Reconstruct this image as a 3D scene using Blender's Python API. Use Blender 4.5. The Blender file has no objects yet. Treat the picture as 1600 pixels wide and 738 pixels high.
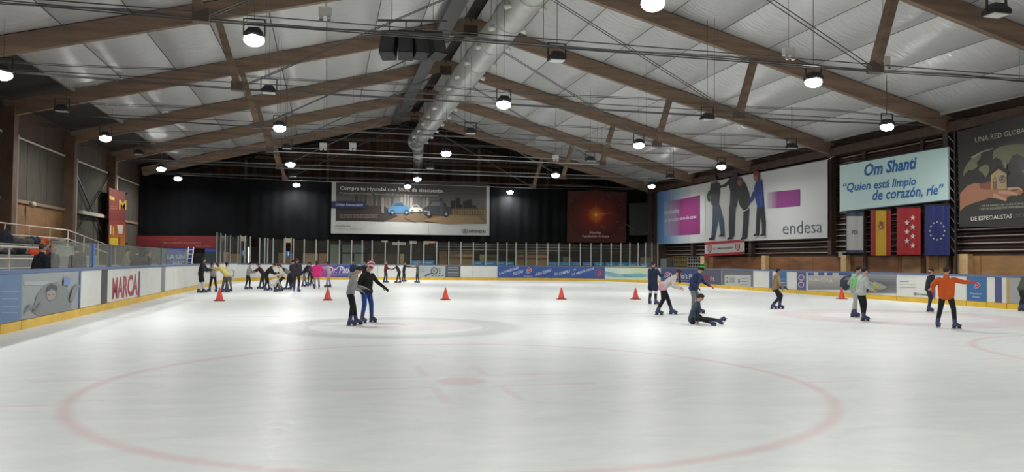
import bpy, bmesh, math, random
from math import sin, cos, pi, radians, sqrt, atan2
from mathutils import Vector, Matrix
random.seed(7)
SC = bpy.context.scene
COL = SC.collection
V = Vector

# ------------------------------------------------------------------ camera
FP, YAW, PITCH, ROLL, EYE = 1217.83, 0.233663, 0.032093, -0.009540, 1.573
fw = V((sin(YAW)*cos(PITCH), cos(YAW)*cos(PITCH), sin(PITCH)))
r0 = V((cos(YAW), -sin(YAW), 0)); u0 = r0.cross(fw)
RT = r0*cos(ROLL) - u0*sin(ROLL); UP = r0*sin(ROLL) + u0*cos(ROLL)
cam_d = bpy.data.cameras.new('camera'); cam = bpy.data.objects.new('camera', cam_d); COL.objects.link(cam)
cam_d.sensor_width = 36; cam_d.lens = 36*FP/1600; cam_d.clip_start = .05; cam_d.clip_end = 300
M = Matrix((RT, UP, -fw)).transposed().to_4x4(); M.translation = (0, 0, EYE)
cam.matrix_world = M
SC.camera = cam
# ------------------------------------------------------------------ world, exposure
w = bpy.data.worlds.new('world'); SC.world = w; w.use_nodes = True
w.node_tree.nodes['Background'].inputs[0].default_value = (.5, .6, .75, 1)
w.node_tree.nodes['Background'].inputs[1].default_value = .02
SC.view_settings.view_transform = 'Standard'; SC.view_settings.look = 'None'
SC.view_settings.gamma = 1; SC.view_settings.use_curve_mapping = False
SC.view_settings.exposure = 0.0
LAMP_W = 306.0

# ------------------------------------------------------------------ measuring helpers (plane / ray)
def ray(x, y): return fw + RT*((x-800)/FP) + UP*((369-y)/FP)
def G(x, y, z=0):
    d = ray(x, y); t = (z-EYE)/d.z; return V((d.x*t, d.y*t, z))
def atv(x, y, v):
    d = ray(x, y); t = v/d.y; return V((d.x*t, v, d.z*t+EYE))
def atu(x, y, u):
    d = ray(x, y); t = u/d.x; return V((u, d.y*t, d.z*t+EYE))
def PR(p):
    q = V(p)-V((0, 0, EYE)); z = q.dot(fw); return 800+FP*q.dot(RT)/z, 369-FP*q.dot(UP)/z

# ------------------------------------------------------------------ materials
MATS = {}
def mat(name, col, rough=.6, metal=0, var=.0, scale=3, bump=0, bscale=20, spec=.5, emit=None, es=0, alpha=1, stretch=(1, 1, 1), trans=0):
    if name in MATS: return MATS[name]
    m = bpy.data.materials.new(name); m.use_nodes = True; n = m.node_tree.nodes; l = m.node_tree.links
    b = n['Principled BSDF']; col = tuple(col)+(1,)
    b.inputs['Base Color'].default_value = col; b.inputs['Roughness'].default_value = rough
    b.inputs['Metallic'].default_value = metal; b.inputs['Specular IOR Level'].default_value = spec
    if trans: b.inputs['Transmission Weight'].default_value = trans
    if emit: b.inputs['Emission Color'].default_value = tuple(emit)+(1,); b.inputs['Emission Strength'].default_value = es
    if alpha < 1: b.inputs['Alpha'].default_value = alpha
    if var or bump:
        tc = n.new('ShaderNodeTexCoord'); mp = n.new('ShaderNodeMapping'); mp.inputs['Scale'].default_value = stretch
        l.new(tc.outputs['Object'], mp.inputs[0])
    if var:
        t = n.new('ShaderNodeTexNoise'); t.inputs['Scale'].default_value = scale; t.inputs['Detail'].default_value = 6
        l.new(mp.outputs[0], t.inputs['Vector'])
        r = n.new('ShaderNodeMapRange'); r.inputs[1].default_value = .3; r.inputs[2].default_value = .7
        r.inputs[3].default_value = 1-var; r.inputs[4].default_value = 1+var
        l.new(t.outputs['Fac'], r.inputs[0])
        v = n.new('ShaderNodeVectorMath'); v.operation = 'SCALE'; v.inputs[0].default_value = col[:3]
        l.new(r.outputs[0], v.inputs['Scale']); l.new(v.outputs[0], b.inputs['Base Color'])
    if bump:
        t2 = n.new('ShaderNodeTexNoise'); t2.inputs['Scale'].default_value = bscale; t2.inputs['Detail'].default_value = 4
        l.new(mp.outputs[0], t2.inputs['Vector'])
        bp = n.new('ShaderNodeBump'); bp.inputs['Strength'].default_value = bump; bp.inputs['Distance'].default_value = .05
        l.new(t2.outputs['Fac'], bp.inputs['Height']); l.new(bp.outputs[0], b.inputs['Normal'])
    MATS[name] = m; return m

def H(s):  # sRGB hex -> linear
    s = s.lstrip('#'); c = [int(s[i:i+2], 16)/255 for i in (0, 2, 4)]
    return tuple(x/12.92 if x <= .04045 else ((x+.055)/1.055)**2.4 for x in c)
def P_(hexa, rough=.6):   # flat print / plain paint material from a hex colour
    return mat('paint_'+hexa, tuple(.8*c for c in H(hexa)), rough)
def CL(hexa): return mat('cloth_'+hexa, H(hexa), .9, var=.12, scale=9, bump=.5, bscale=7)

# ------------------------------------------------------------------ mesh builder
class MB:
    def __init__(s): s.v = []; s.f = []; s.m = []; s.mats = []
    def mi(s, m):
        if m not in s.mats: s.mats.append(m)
        return s.mats.index(m)
    def add(s, vs, fs, m):
        o = len(s.v); s.v += [V(p) for p in vs]; k = s.mi(m)
        for f in fs: s.f.append(tuple(o+i for i in f)); s.m.append(k)
    def box(s, c, d, m, R=None):
        c = V(c); vs = []
        for x in (-.5, .5):
            for y in (-.5, .5):
                for z in (-.5, .5):
                    p = V((x*d[0], y*d[1], z*d[2])); vs.append(c+(R @ p if R else p))
        s.add(vs, [(0, 1, 3, 2), (4, 6, 7, 5), (0, 4, 5, 1), (2, 3, 7, 6), (0, 2, 6, 4), (1, 5, 7, 3)], m); return s
    def bx(s, x0, x1, y0, y1, z0, z1, m): return s.box(((x0+x1)/2, (y0+y1)/2, (z0+z1)/2), (abs(x1-x0), abs(y1-y0), abs(z1-z0)), m)
    def tube(s, a, b, ra, m, rb=None, n=8, cap=True):
        a = V(a); b = V(b); rb = ra if rb is None else rb; d = (b-a)
        if d.length < 1e-6: return s
        d.normalize(); x = d.orthogonal().normalized(); y = d.cross(x); vs = []
        for p, r in ((a, ra), (b, rb)):
            for i in range(n):
                t = 2*pi*i/n; vs.append(p+x*cos(t)*r+y*sin(t)*r)
        fs = [(i, (i+1) % n, n+(i+1) % n, n+i) for i in range(n)]
        if cap: fs += [tuple(range(n-1, -1, -1)), tuple(range(n, 2*n))]
        s.add(vs, fs, m); return s
    def beam(s, a, b, wd, ht, m, up=V((0, 0, 1))):   # rectangular bar a->b
        a = V(a); b = V(b); d = (b-a).normalized(); x = d.cross(up).normalized(); y = x.cross(d)
        vs = [p+x*sx*wd/2+y*sy*ht/2 for p in (a, b) for sx, sy in ((-1, -1), (1, -1), (1, 1), (-1, 1))]
        s.add(vs, [(3, 2, 1, 0), (4, 5, 6, 7)]+[(i, (i+1) % 4, 4+(i+1) % 4, 4+i) for i in range(4)], m); return s
    def ball(s, c, r, m, n=10, k=6, R=None):
        c = V(c); r = V((r, r, r)) if not hasattr(r, '__len__') else V(r); vs = []
        def q(p): return c+(R @ p if R else p)
        vs.append(q(V((0, 0, r.z))))
        for j in range(1, k):
            for i in range(n):
                t = pi*j/k; a = 2*pi*i/n; vs.append(q(V((r.x*sin(t)*cos(a), r.y*sin(t)*sin(a), r.z*cos(t)))))
        vs.append(q(V((0, 0, -r.z)))); L = len(vs)-1; fs = []
        for i in range(n): fs.append((0, 1+i, 1+(i+1) % n)); fs.append((L, L-n+(i+1) % n, L-n+i))
        for j in range(k-2):
            for i in range(n):
                a = 1+j*n; fs.append((a+i, a+n+i, a+n+(i+1) % n, a+(i+1) % n))
        s.add(vs, fs, m); return s
    def cap(s, a, b, ra, rb, m, n=10):   # tapered capsule, closed
        a = V(a); b = V(b); d = b-a
        if d.length < 1e-5: return s.ball(a, ra, m, n)
        d.normalize(); x = d.orthogonal().normalized(); y = d.cross(x); vs = [a-d*ra]; K = 3
        rings = []
        for j in range(K-1, -1, -1):
            t = pi/2*j/K; rings.append((a-d*ra*sin(t), ra*cos(t)))
        for j in range(K):
            t = pi/2*j/K; rings.append((b+d*rb*sin(t), rb*cos(t)))
        for c, r in rings:
            for i in range(n):
                t = 2*pi*i/n; vs.append(c+x*cos(t)*r+y*sin(t)*r)
        vs.append(b+d*rb); L = len(vs)-1; R_ = len(rings); fs = []
        for i in range(n): fs.append((0, 1+(i+1) % n, 1+i)); fs.append((L, 1+(R_-1)*n+i, 1+(R_-1)*n+(i+1) % n))
        for j in range(R_-1):
            for i in range(n):
                o = 1+j*n; fs.append((o+i, o+(i+1) % n, o+n+(i+1) % n, o+n+i))
        s.add(vs, fs, m); return s
    def prism(s, pts, m, d):    # polygon pts (3d, in a plane) extruded by vector d
        n = len(pts); d = V(d); vs = [V(p) for p in pts]+[V(p)+d for p in pts]
        s.add(vs, [tuple(range(n-1, -1, -1)), tuple(range(n, 2*n))]+[(i, (i+1) % n, n+(i+1) % n, n+i) for i in range(n)], m); return s
    def build(s, name, parent=None, smooth=False, loc=None):
        me = bpy.data.meshes.new(name); I = Matrix.Identity(4)
        root = parent
        while root is not None and root.parent is not None: root = root.parent
        if root is not None: I = root.matrix_basis.inverted()
        vs = [I @ p for p in s.v] if root is not None else s.v
        if loc is not None and parent is None: vs = [p-V(loc) for p in s.v]
        me.from_pydata([tuple(p) for p in vs], [], s.f)
        for m in s.mats: me.materials.append(m)
        me.polygons.foreach_set('material_index', s.m)
        if smooth: me.polygons.foreach_set('use_smooth', [True]*len(s.f))
        me.update()
        o = bpy.data.objects.new(name, me); COL.objects.link(o)
        if parent is not None: o.parent = parent
        elif loc is not None: o.location = loc
        return o

def struct(o, label=None):
    o['kind'] = 'structure'
    if label: o['label'] = label
    return o
def tag(o, label, cat, group=None):
    o['label'] = label; o['category'] = cat
    if group: o['group'] = group
    return o
def thing(name, label, cat, loc=(0, 0, 0), rz=0, group=None):
    o = bpy.data.objects.new(name, None); COL.objects.link(o); o.empty_display_size = .2
    o.matrix_basis = Matrix.Translation(V(loc)) @ Matrix.Rotation(rz, 4, 'Z')
    return tag(o, label, cat, group)
def dup(o, parent=None, loc=None, M=None):
    c = o.copy(); COL.objects.link(c)
    if parent is not None: c.parent = parent
    if M is not None: c.matrix_basis = M
    for ch in list(o.children): dup(ch, c)
    return c

# text to flat polygons
_tc = bpy.data.curves.new('textcurve', 'FONT'); _to = bpy.data.objects.new('textcurve', _tc); COL.objects.link(_to)
_cache = {}
def glyphs(s, bold=0, shear=0, res=2):
    k = (s, bold, shear)
    if k in _cache: return _cache[k]
    _tc.body = s; _tc.offset = bold; _tc.shear = shear; _tc.resolution_u = res; _tc.fill_mode = 'FRONT'
    bpy.context.view_layer.update()
    me = _to.to_mesh(); vs = [(v.co.x, v.co.y) for v in me.vertices]; fs = [tuple(p.vertices) for p in me.polygons]
    _to.to_mesh_clear()
    x0 = min(v[0] for v in vs); x1 = max(v[0] for v in vs); y0 = min(v[1] for v in vs); y1 = max(v[1] for v in vs)
    vs = [((x-x0)/(x1-x0), (y-y0)/(y1-y0)) for x, y in vs]; _cache[k] = (vs, fs); return _cache[k]

class Print:
    """flat polygons on a surface; mp(x, y, off) -> world point"""
    def __init__(s, mp, off=.012, step=None): s.mp = mp; s.mb = MB(); s.o = off; s.step = step; s.dz = .004
    def nx(s): s.o += s.dz
    def poly(s, pts, m):
        s.mb.add([s.mp(x, y, s.o) for x, y in pts], [tuple(range(len(pts)))], m); s.nx()
    def rect(s, x0, y0, x1, y1, m):
        n = 1 if not s.step else max(1, int(abs(x1-x0)/s.step)); vs = []
        for i in range(n+1):
            x = x0+(x1-x0)*i/n; vs += [s.mp(x, y0, s.o), s.mp(x, y1, s.o)]
        s.mb.add(vs, [(2*i, 2*i+2, 2*i+3, 2*i+1) for i in range(n)], m); s.nx()
    def grad(s, x0, y0, x1, y1, cols, n=12, vert=False):   # printed colour gradient, hex list
        C = [H(c) for c in cols]
        for i in range(n):
            t = (i+.5)/n*(len(C)-1); k = min(int(t), len(C)-2); t -= k
            c = [C[k][j]*(1-t)+C[k+1][j]*t for j in range(3)]
            m = mat('print_%02x%02x%02x' % tuple(int(255*min(1, x**(1/2.2))) for x in c), c, .6); o = s.o
            if vert: s.rect(x0, y0+(y1-y0)*i/n, x1, y0+(y1-y0)*(i+1)/n, m)
            else: s.rect(x0+(x1-x0)*i/n, y0, x0+(x1-x0)*(i+1)/n, y1, m)
            s.o = o
        s.nx()
    def ell(s, x, y, rx, ry, m, n=16, a0=0):
        s.poly([(x+rx*cos(a0+2*pi*i/n), y+ry*sin(a0+2*pi*i/n)) for i in range(n)], m)
    def ring(s, x, y, rx, ry, w, m, n=20, a=0, b=2*pi):
        pts = []
        for i in range(n+1):
            t = a+(b-a)*i/n; pts.append((x+rx*cos(t), y+ry*sin(t)))
        s.stroke(pts, w, m)
    def star(s, x, y, r, m, k=5, q=.42, sx=1):
        s.poly([(x+sx*(r if i % 2 == 0 else r*q)*sin(pi*i/k), y-(r if i % 2 == 0 else r*q)*cos(pi*i/k)) for i in range(2*k)], m)
    def stroke(s, pts, w, m):
        n = len(pts); L = []; ws = w if hasattr(w, '__len__') else [w]*n
        for i in range(n):
            a = pts[max(i-1, 0)]; b = pts[min(i+1, n-1)]; dx, dy = b[0]-a[0], b[1]-a[1]; l = math.hypot(dx, dy) or 1
            L.append((-dy/l*ws[i]/2, dx/l*ws[i]/2))
        vs = []
        for (x, y), (a, b) in zip(pts, L): vs += [s.mp(x+a, y+b, s.o), s.mp(x-a, y-b, s.o)]
        s.mb.add(vs, [(2*i, 2*i+2, 2*i+3, 2*i+1) for i in range(n-1)], m); s.nx()
    def text(s, t, bl, br, h, m, bold=0, shear=0, hv=None):
        """fit text: baseline-box from bl to br (surface coords), height vector hv or (0,-h)"""
        vs, fs = glyphs(t, bold, shear); hv = hv or (0, -h)
        P = [s.mp(bl[0]+(br[0]-bl[0])*x+hv[0]*y, bl[1]+(br[1]-bl[1])*x+hv[1]*y, s.o) for x, y in vs]
        s.mb.add(P, fs, m); s.nx()
    def lines(s, x0, x1, ys, h, m, seed=1):     # rows of small print too small to read: thin broken bars
        R = random.Random(seed); o = s.o
        for y in ys:
            x = x0
            while x < x1:
                l = (x1-x0)*R.uniform(.06, .16); s.o = o
                s.rect(x, y, min(x+l, x1), y+h, m); x += l+(x1-x0)*.02
        s.o = o; s.nx()
    def build(s, name, parent, label=None):
        o = s.mb.build(name, parent)
        if label: o['label'] = label
        return o

# ================================================================== FLOOR / ICE
RL, RR, RV, RN, RC = -6.33, 24.07, 61.54, .10, 7.5      # rink sides, far end, near end, corner radius
WL, WR, WF = -14.0, 28.0, 72.0
m_conc = mat('concrete', (.10, .10, .10), .8, var=.2, scale=2)
MB().bx(WL-1, WR+1, -6, WF+.5, -.45, -.12, m_conc).build('floor_slab')
struct(bpy.data.objects['floor_slab']); bpy.data.objects['floor_slab'].name = 'floor'
def ice_material():
    m = bpy.data.materials.new('ice'); m.use_nodes = True; nt = m.node_tree; n = nt.nodes; l = nt.links; b = n['Principled BSDF']
    tc = n.new('ShaderNodeTexCoord'); sp = n.new('ShaderNodeSeparateXYZ'); l.new(tc.outputs['Object'], sp.inputs[0])
    def mth(op, a, b_=None, c=None, cl=False):
        q = n.new('ShaderNodeMath'); q.operation = op; q.use_clamp = cl
        for i, v in enumerate((a, b_, c)):
            if v is None: continue
            if isinstance(v, (int, float)): q.inputs[i].default_value = v
            else: l.new(v, q.inputs[i])
        return q.outputs[0]
    nz = n.new('ShaderNodeTexNoise'); nz.inputs['Scale'].default_value = 2.2; nz.inputs['Detail'].default_value = 5; l.new(tc.outputs['Object'], nz.inputs['Vector'])
    X, Y = sp.outputs[0], sp.outputs[1]
    jit = mth('MULTIPLY', mth('SUBTRACT', nz.outputs['Fac'], .5), .05)
    def dist(cx, cy): 
        return mth('SQRT', mth('ADD', mth('POWER', mth('SUBTRACT', X, cx), 2), mth('POWER', mth('SUBTRACT', Y, cy), 2)))
    def band(d, r, w, soft=.04):     # 1 where |d-r|<w
        a = mth('ABSOLUTE', mth('SUBTRACT', mth('ADD', d, jit), r))
        mr = n.new('ShaderNodeMapRange'); mr.inputs[1].default_value = w+soft; mr.inputs[2].default_value = w; l.new(a, mr.inputs[0]); return mr.outputs[0]
    def AND(a, b_): return mth('MULTIPLY', a, b_)
    def OR(a, b_): return mth('MAXIMUM', a, b_)
    def seg(cx, cy, hx, hy, soft=.04): return AND(band(X, cx, hx, soft), band(Y, cy, hy, soft))
    red = None
    for cx in (1.75, 15.95):
        cy = 10.08; d = dist(cx, cy)
        t = OR(band(d, 4.5, .02, .1), band(d, 0, .26, .1))
        for s_ in (-1, 1):
            for dy in (-.88, .88): t = OR(t, mth('MULTIPLY', seg(cx+s_*4.9, cy+dy, .42, .025), .8))
            for dy in (-.45, .45):
                t = OR(t, mth('MULTIPLY', seg(cx+s_*1.05, cy+dy, .6, .03, .05), .6))
                t = OR(t, mth('MULTIPLY', seg(cx+s_*.42, cy+dy*2.2, .03, .5, .06), .5))
        red = t if red is None else OR(red, t)
    red = OR(red, mth('MULTIPLY', seg(-4.9, 9.15, 1.4, .02), .5))
    mix = n.new('ShaderNodeMix'); mix.data_type = 'RGBA'
    # base ice with scratches
    mp = n.new('ShaderNodeMapping'); mp.inputs['Scale'].default_value = (.7, 1.6, 1); mp.inputs['Rotation'].default_value = (0, 0, .3); l.new(tc.outputs['Object'], mp.inputs[0])
    n2 = n.new('ShaderNodeTexNoise'); n2.inputs['Scale'].default_value = 1.1; n2.inputs['Detail'].default_value = 9; n2.inputs['Roughness'].default_value = .68; n2.inputs['Distortion'].default_value = 1.2; l.new(mp.outputs[0], n2.inputs['Vector'])
    cr = n.new('ShaderNodeValToRGB'); l.new(n2.outputs['Fac'], cr.inputs[0])
    cr.color_ramp.elements[0].position = .3; cr.color_ramp.elements[0].color = (.685, .72, .72, 1)
    cr.color_ramp.elements[1].position = .62; cr.color_ramp.elements[1].color = (.775, .80, .775, 1)
    l.new(cr.outputs[0], mix.inputs['A']); mix.inputs['B'].default_value = (.66, .36, .38, 1)
    l.new(mth('MULTIPLY', red, .36), mix.inputs['Factor'])
    # grey worn ring, left
    d1 = dist(1.65, 18.6); ring = OR(mth('MULTIPLY', band(d1, 2.55, .18, .4), .5), mth('MULTIPLY', band(d1, 2.75, .04, .06), .5))
    ring = OR(ring, mth('MULTIPLY', band(d1, 2.1, .03, .08), .4))
    ring = OR(ring, mth('MULTIPLY', mth('ADD', band(mth('ABSOLUTE', mth('SUBTRACT', Y, 22.3)), 0, .03, .05), band(mth('ABSOLUTE', mth('SUBTRACT', Y, 39)), 0, .04, .06)), .55))
    ring = OR(ring, mth('MULTIPLY', band(mth('ABSOLUTE', mth('SUBTRACT', Y, 30.8)), 0, .08, .06), .3))
    mx2 = n.new('ShaderNodeMix'); mx2.data_type = 'RGBA'; l.new(mix.outputs['Result'], mx2.inputs['A']); mx2.inputs['B'].default_value = (.40, .41, .42, 1)
    l.new(mth('MULTIPLY', ring, .95), mx2.inputs['Factor'])
    # faded pink discs
    d2 = dist(17.0, 20.2); d3 = dist(2.1, 18.9)
    pk = OR(OR(mth('MULTIPLY', band(d2, 3.0, .5, .5), .55), mth('MULTIPLY', band(d2, 0, 2.6, .6), .2)), mth('MULTIPLY', band(d3, 0, 1.4, .4), .28))
    mx3 = n.new('ShaderNodeMix'); mx3.data_type = 'RGBA'; l.new(mx2.outputs['Result'], mx3.inputs['A']); mx3.inputs['B'].default_value = (.60, .44, .46, 1)
    l.new(mth('MULTIPLY', pk, .8), mx3.inputs['Factor'])
    l.new(mx3.outputs['Result'], b.inputs['Base Color'])
    # gloss
    n3 = n.new('ShaderNodeTexNoise'); n3.inputs['Scale'].default_value = 9; n3.inputs['Detail'].default_value = 8; l.new(tc.outputs['Object'], n3.inputs['Vector'])
    mr = n.new('ShaderNodeMapRange'); mr.inputs[1].default_value = .3; mr.inputs[2].default_value = .7; mr.inputs[3].default_value = .30; mr.inputs[4].default_value = .42; l.new(n3.outputs['Fac'], mr.inputs[0]); l.new(mr.outputs[0], b.inputs['Roughness'])
    bp = n.new('ShaderNodeBump'); bp.inputs['Strength'].default_value = .05; bp.inputs['Distance'].default_value = .01; l.new(n3.outputs['Fac'], bp.inputs['Height']); l.new(bp.outputs[0], b.inputs['Normal'])
    b.inputs['Specular IOR Level'].default_value = .055
    return m

# rounded-rectangle perimeter, walking rightwards as seen from the ice
def _arc(cx, cy, a0, a1): return (cx, cy, a0, a1)
SEGS = []
def _build_segs():
    y0, y1 = RN+RC, RV-RC; x0, x1 = RL+RC, RR-RC
    return [('l', V((RL, y0)), V((RL, y1))), ('a', V((x0, y1)), pi, pi/2), ('l', V((x0, RV)), V((x1, RV))), ('a', V((x1, y1)), pi/2, 0),
            ('l', V((RR, y1)), V((RR, y0))), ('a', V((x1, y0)), 0, -pi/2), ('l', V((x1, RN)), V((x0, RN))), ('a', V((x0, y0)), -pi/2, -pi)]
SEGS = _build_segs()
def seglen(s): return (s[2]-s[1]).length if s[0] == 'l' else RC*pi/2
STOT = sum(seglen(s) for s in SEGS)
def PS(s):      # -> point, outward normal
    s %= STOT
    for g in SEGS:
        L = seglen(g)
        if s <= L:
            if g[0] == 'l':
                d = (g[2]-g[1]).normalized(); p = g[1]+d*s; return V((p.x, p.y, 0)), V((-d.y, d.x, 0))
            a = g[2]+(g[3]-g[2])*s/L; nrm = V((cos(a), sin(a), 0)); return V((g[1].x, g[1].y, 0))+nrm*RC, nrm
        s -= L
    return PS(0)
_tab = []
_s = 9.0
while _s < 130:
    p, nn = PS(_s); X_, _ = PR((p.x, p.y, .7))
    if _tab and X_ < _tab[-1][0]: break
    _tab.append((X_, _s)); _s += .1
def s_at(px):
    if px <= _tab[0][0]: return _tab[0][1]
    for (a, sa), (b, sb) in zip(_tab, _tab[1:]):
        if a <= px <= b: return sa+(sb-sa)*(px-a)/(b-a)
    return _tab[-1][1]
def board_px(px, py, off):
    s = s_at(px); p, nn = PS(s); p = p-nn*off; d = ray(px, py); t = math.hypot(p.x, p.y)/math.hypot(d.x, d.y)
    return V((p.x, p.y, EYE+d.z*t))

ip = [PS(STOT*i/160)[0] for i in range(160)]
mi = ice_material(); ib = MB(); ib.add([V((p.x, p.y, 0)) for p in ip]+[V((p.x, p.y, -.11)) for p in ip], [tuple(range(159, -1, -1)), tuple(range(160, 320))]+[(i, (i+1) % 160, 160+(i+1) % 160, 160+i) for i in range(160)], mi)
o = ib.build('ice_sheet'); tag(struct(o), 'white skating ice with faded red face-off circles', 'ice'); del o['category']; o.name = 'floor'

# ================================================================== ROOF
RX = 6.9; RZ = 13.85; RS = .262
def roofz(x): return RZ-RS*abs(x-RX)
m_deck = mat('dark_roof_deck', (.035, .028, .025), .8)
cb = MB()
for x0, x1 in ((WL-.6, RX), (RX, WR+.8)):
    cb.add([V((x, y, roofz(x)+.25+dz)) for dz in (0, .15) for x, y in ((x0, -6), (x1, -6), (x1, WF+.4), (x0, WF+.4))], [(3, 2, 1, 0), (4, 5, 6, 7), (0, 1, 5, 4), (1, 2, 6, 5), (2, 3, 7, 6), (3, 0, 4, 7)], m_deck)
ceil = struct(cb.build('ceiling'))
def memb():
    m = bpy.data.materials.new('quilted_foil'); m.use_nodes = True; n = m.node_tree.nodes; l = m.node_tree.links; b = n['Principled BSDF']
    tc = n.new('ShaderNodeTexCoord'); mp = n.new('ShaderNodeMapping'); mp.inputs['Scale'].default_value = (.22, 3.2, 1); l.new(tc.outputs['Object'], mp.inputs[0])
    t = n.new('ShaderNodeTexNoise'); t.inputs['Scale'].default_value = 2.0; t.inputs['Detail'].default_value = 4; t.inputs['Distortion'].default_value = .8; l.new(mp.outputs[0], t.inputs['Vector'])
    bp = n.new('ShaderNodeBump'); bp.inputs['Strength'].default_value = .55; bp.inputs['Distance'].default_value = .12; l.new(t.outputs['Fac'], bp.inputs['Height']); l.new(bp.outputs[0], b.inputs['Normal'])
    oi = n.new('ShaderNodeObjectInfo'); mr = n.new('ShaderNodeMapRange'); mr.inputs[3].default_value = .48; mr.inputs[4].default_value = .62; l.new(oi.outputs['Random'], mr.inputs[0])
    cc = n.new('ShaderNodeCombineColor'); l.new(mr.outputs[0], cc.inputs[0]); l.new(mr.outputs[0], cc.inputs[1]); l.new(mr.outputs[0], cc.inputs[2]); l.new(cc.outputs[0], b.inputs['Base Color'])
    b.inputs['Roughness'].default_value = .33; b.inputs['Metallic'].default_value = .3
    return m
m_memb = memb()
FR = [21.53+8.5*k for k in range(-3, 6)]      # frame positions -3.97 .. 64
def panel_mesh(wd, ln, side, seed):
    R = random.Random(seed); b = MB(); nx, ny = 6, 12; vs = []
    for i in range(nx+1):
        for j in range(ny+1):
            a = i/nx; c = j/ny; x = (a-.5)*wd; y = (c-.5)*ln
            sag = .26*(1-(2*a-1)**2)**.7*(1-(2*c-1)**4)+R.uniform(-.02, .02)*(0 < i < nx and 0 < j < ny)
            vs.append(V((x, y, -side*RS*x-sag)))
    fs = [(i*(ny+1)+j, (i+1)*(ny+1)+j, (i+1)*(ny+1)+j+1, i*(ny+1)+j+1) for i in range(nx) for j in range(ny)]
    b.add(vs, fs, m_memb); return b
PW = 2.25
protos = {}
for side, cnt in ((-1, 8), (1, 9)):
    for vr in range(3):
        protos[(side, vr)] = None
for fi in range(len(FR)-1):
    y0, y1 = FR[fi], FR[fi+1]
    for side, cnt in ((-1, 8), (1, 9)):
        for k in range(cnt):
            cx = RX+side*(.3+PW*(k+.5)); vr = (fi*5+k) % 3; loc = V((cx, (y0+y1)/2, roofz(cx)+.05))
            if protos[(side, vr)] is None:
                o = panel_mesh(PW-.03, 8.5-.06, side, vr*7+side).build('ceiling_panel', ceil, smooth=True); protos[(side, vr)] = o
            else:
                o = protos[(side, vr)].copy(); COL.objects.link(o)
            o.location = loc
# dark purlins over the left eave strip
m_glu = mat('glulam_wood', (.21, .14, .097), .65, var=.3, scale=1.5, stretch=(.3, 3, 3), bump=.2, bscale=12)
m_glud = mat('dark_stained_wood', (.05, .026, .018), .7, var=.35, scale=2, stretch=(1, 1, .3))
pb = MB()
for x in (-11.15, 27.2): pb.bx(x-.05, x+.05, -5, 64, roofz(x)-.12, roofz(x)+.02, mat('pale_trim', (.3, .29, .27), .5))
o = pb.build('trim_1'); struct(o)

m_steel = mat('galvanised_steel', (.33, .33, .33), .4, .7)
m_cable = mat('dark_cable', (.10, .10, .10), .4, .6)
m_zinc = mat('zinc_duct', (.46, .465, .45), .42, .5, var=.12, scale=1.2, bump=.15, bscale=4)
names = ['behind the camera', 'just behind the rink end', 'above the near face-off circles', 'nearest in view, carried by the thickest struts', 'second in view, over the worn grey ice ring', 'third in view, between the near and middle lamp rows',
         'fourth in view, halfway up the rink', 'fifth in view, in front of the last truss', 'farthest, carrying the black curtain']
def rz(x): return 13.5-RS*abs(x-RX)      # rafter centre line
def truss(y, label):
    t = thing('roof_truss', label, 'truss', (RX, y, 7.8), group='glulam roof trusses across the hall')
    for sd, xe in ((-1, WL+.3), (1, WR-.3)):
        d = abs(xe-RX)
        MB().beam((RX, y, rz(RX)), (xe, y, rz(xe)), .24, .66, m_glu, up=V((0, 0, 1))).build('rafter', t)
        xs = RX+sd*10.9; xb = RX+sd*10.2; st = MB().beam((xs, y, rz(xs)-.3), (xb, y, 8.0), .24, .34, m_glu, up=V((0, 1, 0))).build('strut', t)
        MB().box((xb-sd*.02, y, 7.9), (.42, .3, .34), mat('brown_steel_shoe', (.12, .09, .08), .5, .4)).build('shoe', st)
        for k in (-.1, .1):
            MB().tube((xb, y+k, 7.8), (RX+sd*.3, y+k, rz(RX)-.5), .018, m_cable, n=5).build('stay_rod', t)
            MB().tube((xb, y+k, 7.8), (xe, y+k, rz(xe)-.1), .018, m_cable, n=5).build('stay_rod', t)
    for k, z in ((-.1, 7.8), (.1, 7.8)):
        MB().tube((RX-10.2, y+k, z), (RX+10.2, y+k, z), .02, m_steel if y > 40 else m_cable, n=6).build('tie_rod', t)
    for k, z in ((.3, 8.1),):
        MB().tube((WL+.3, y+k, z), (WR-.5, y+k, z), .018, m_cable if y < 40 else m_steel, n=5).build('conduit', t)
    MB().box((RX, y, rz(RX)-.3), (.7, .28, .5), m_glud).build('ridge_plate', t)
for y, nme in zip(FR, names): truss(y, 'brown glulam roof truss with rods, '+nme)

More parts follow.
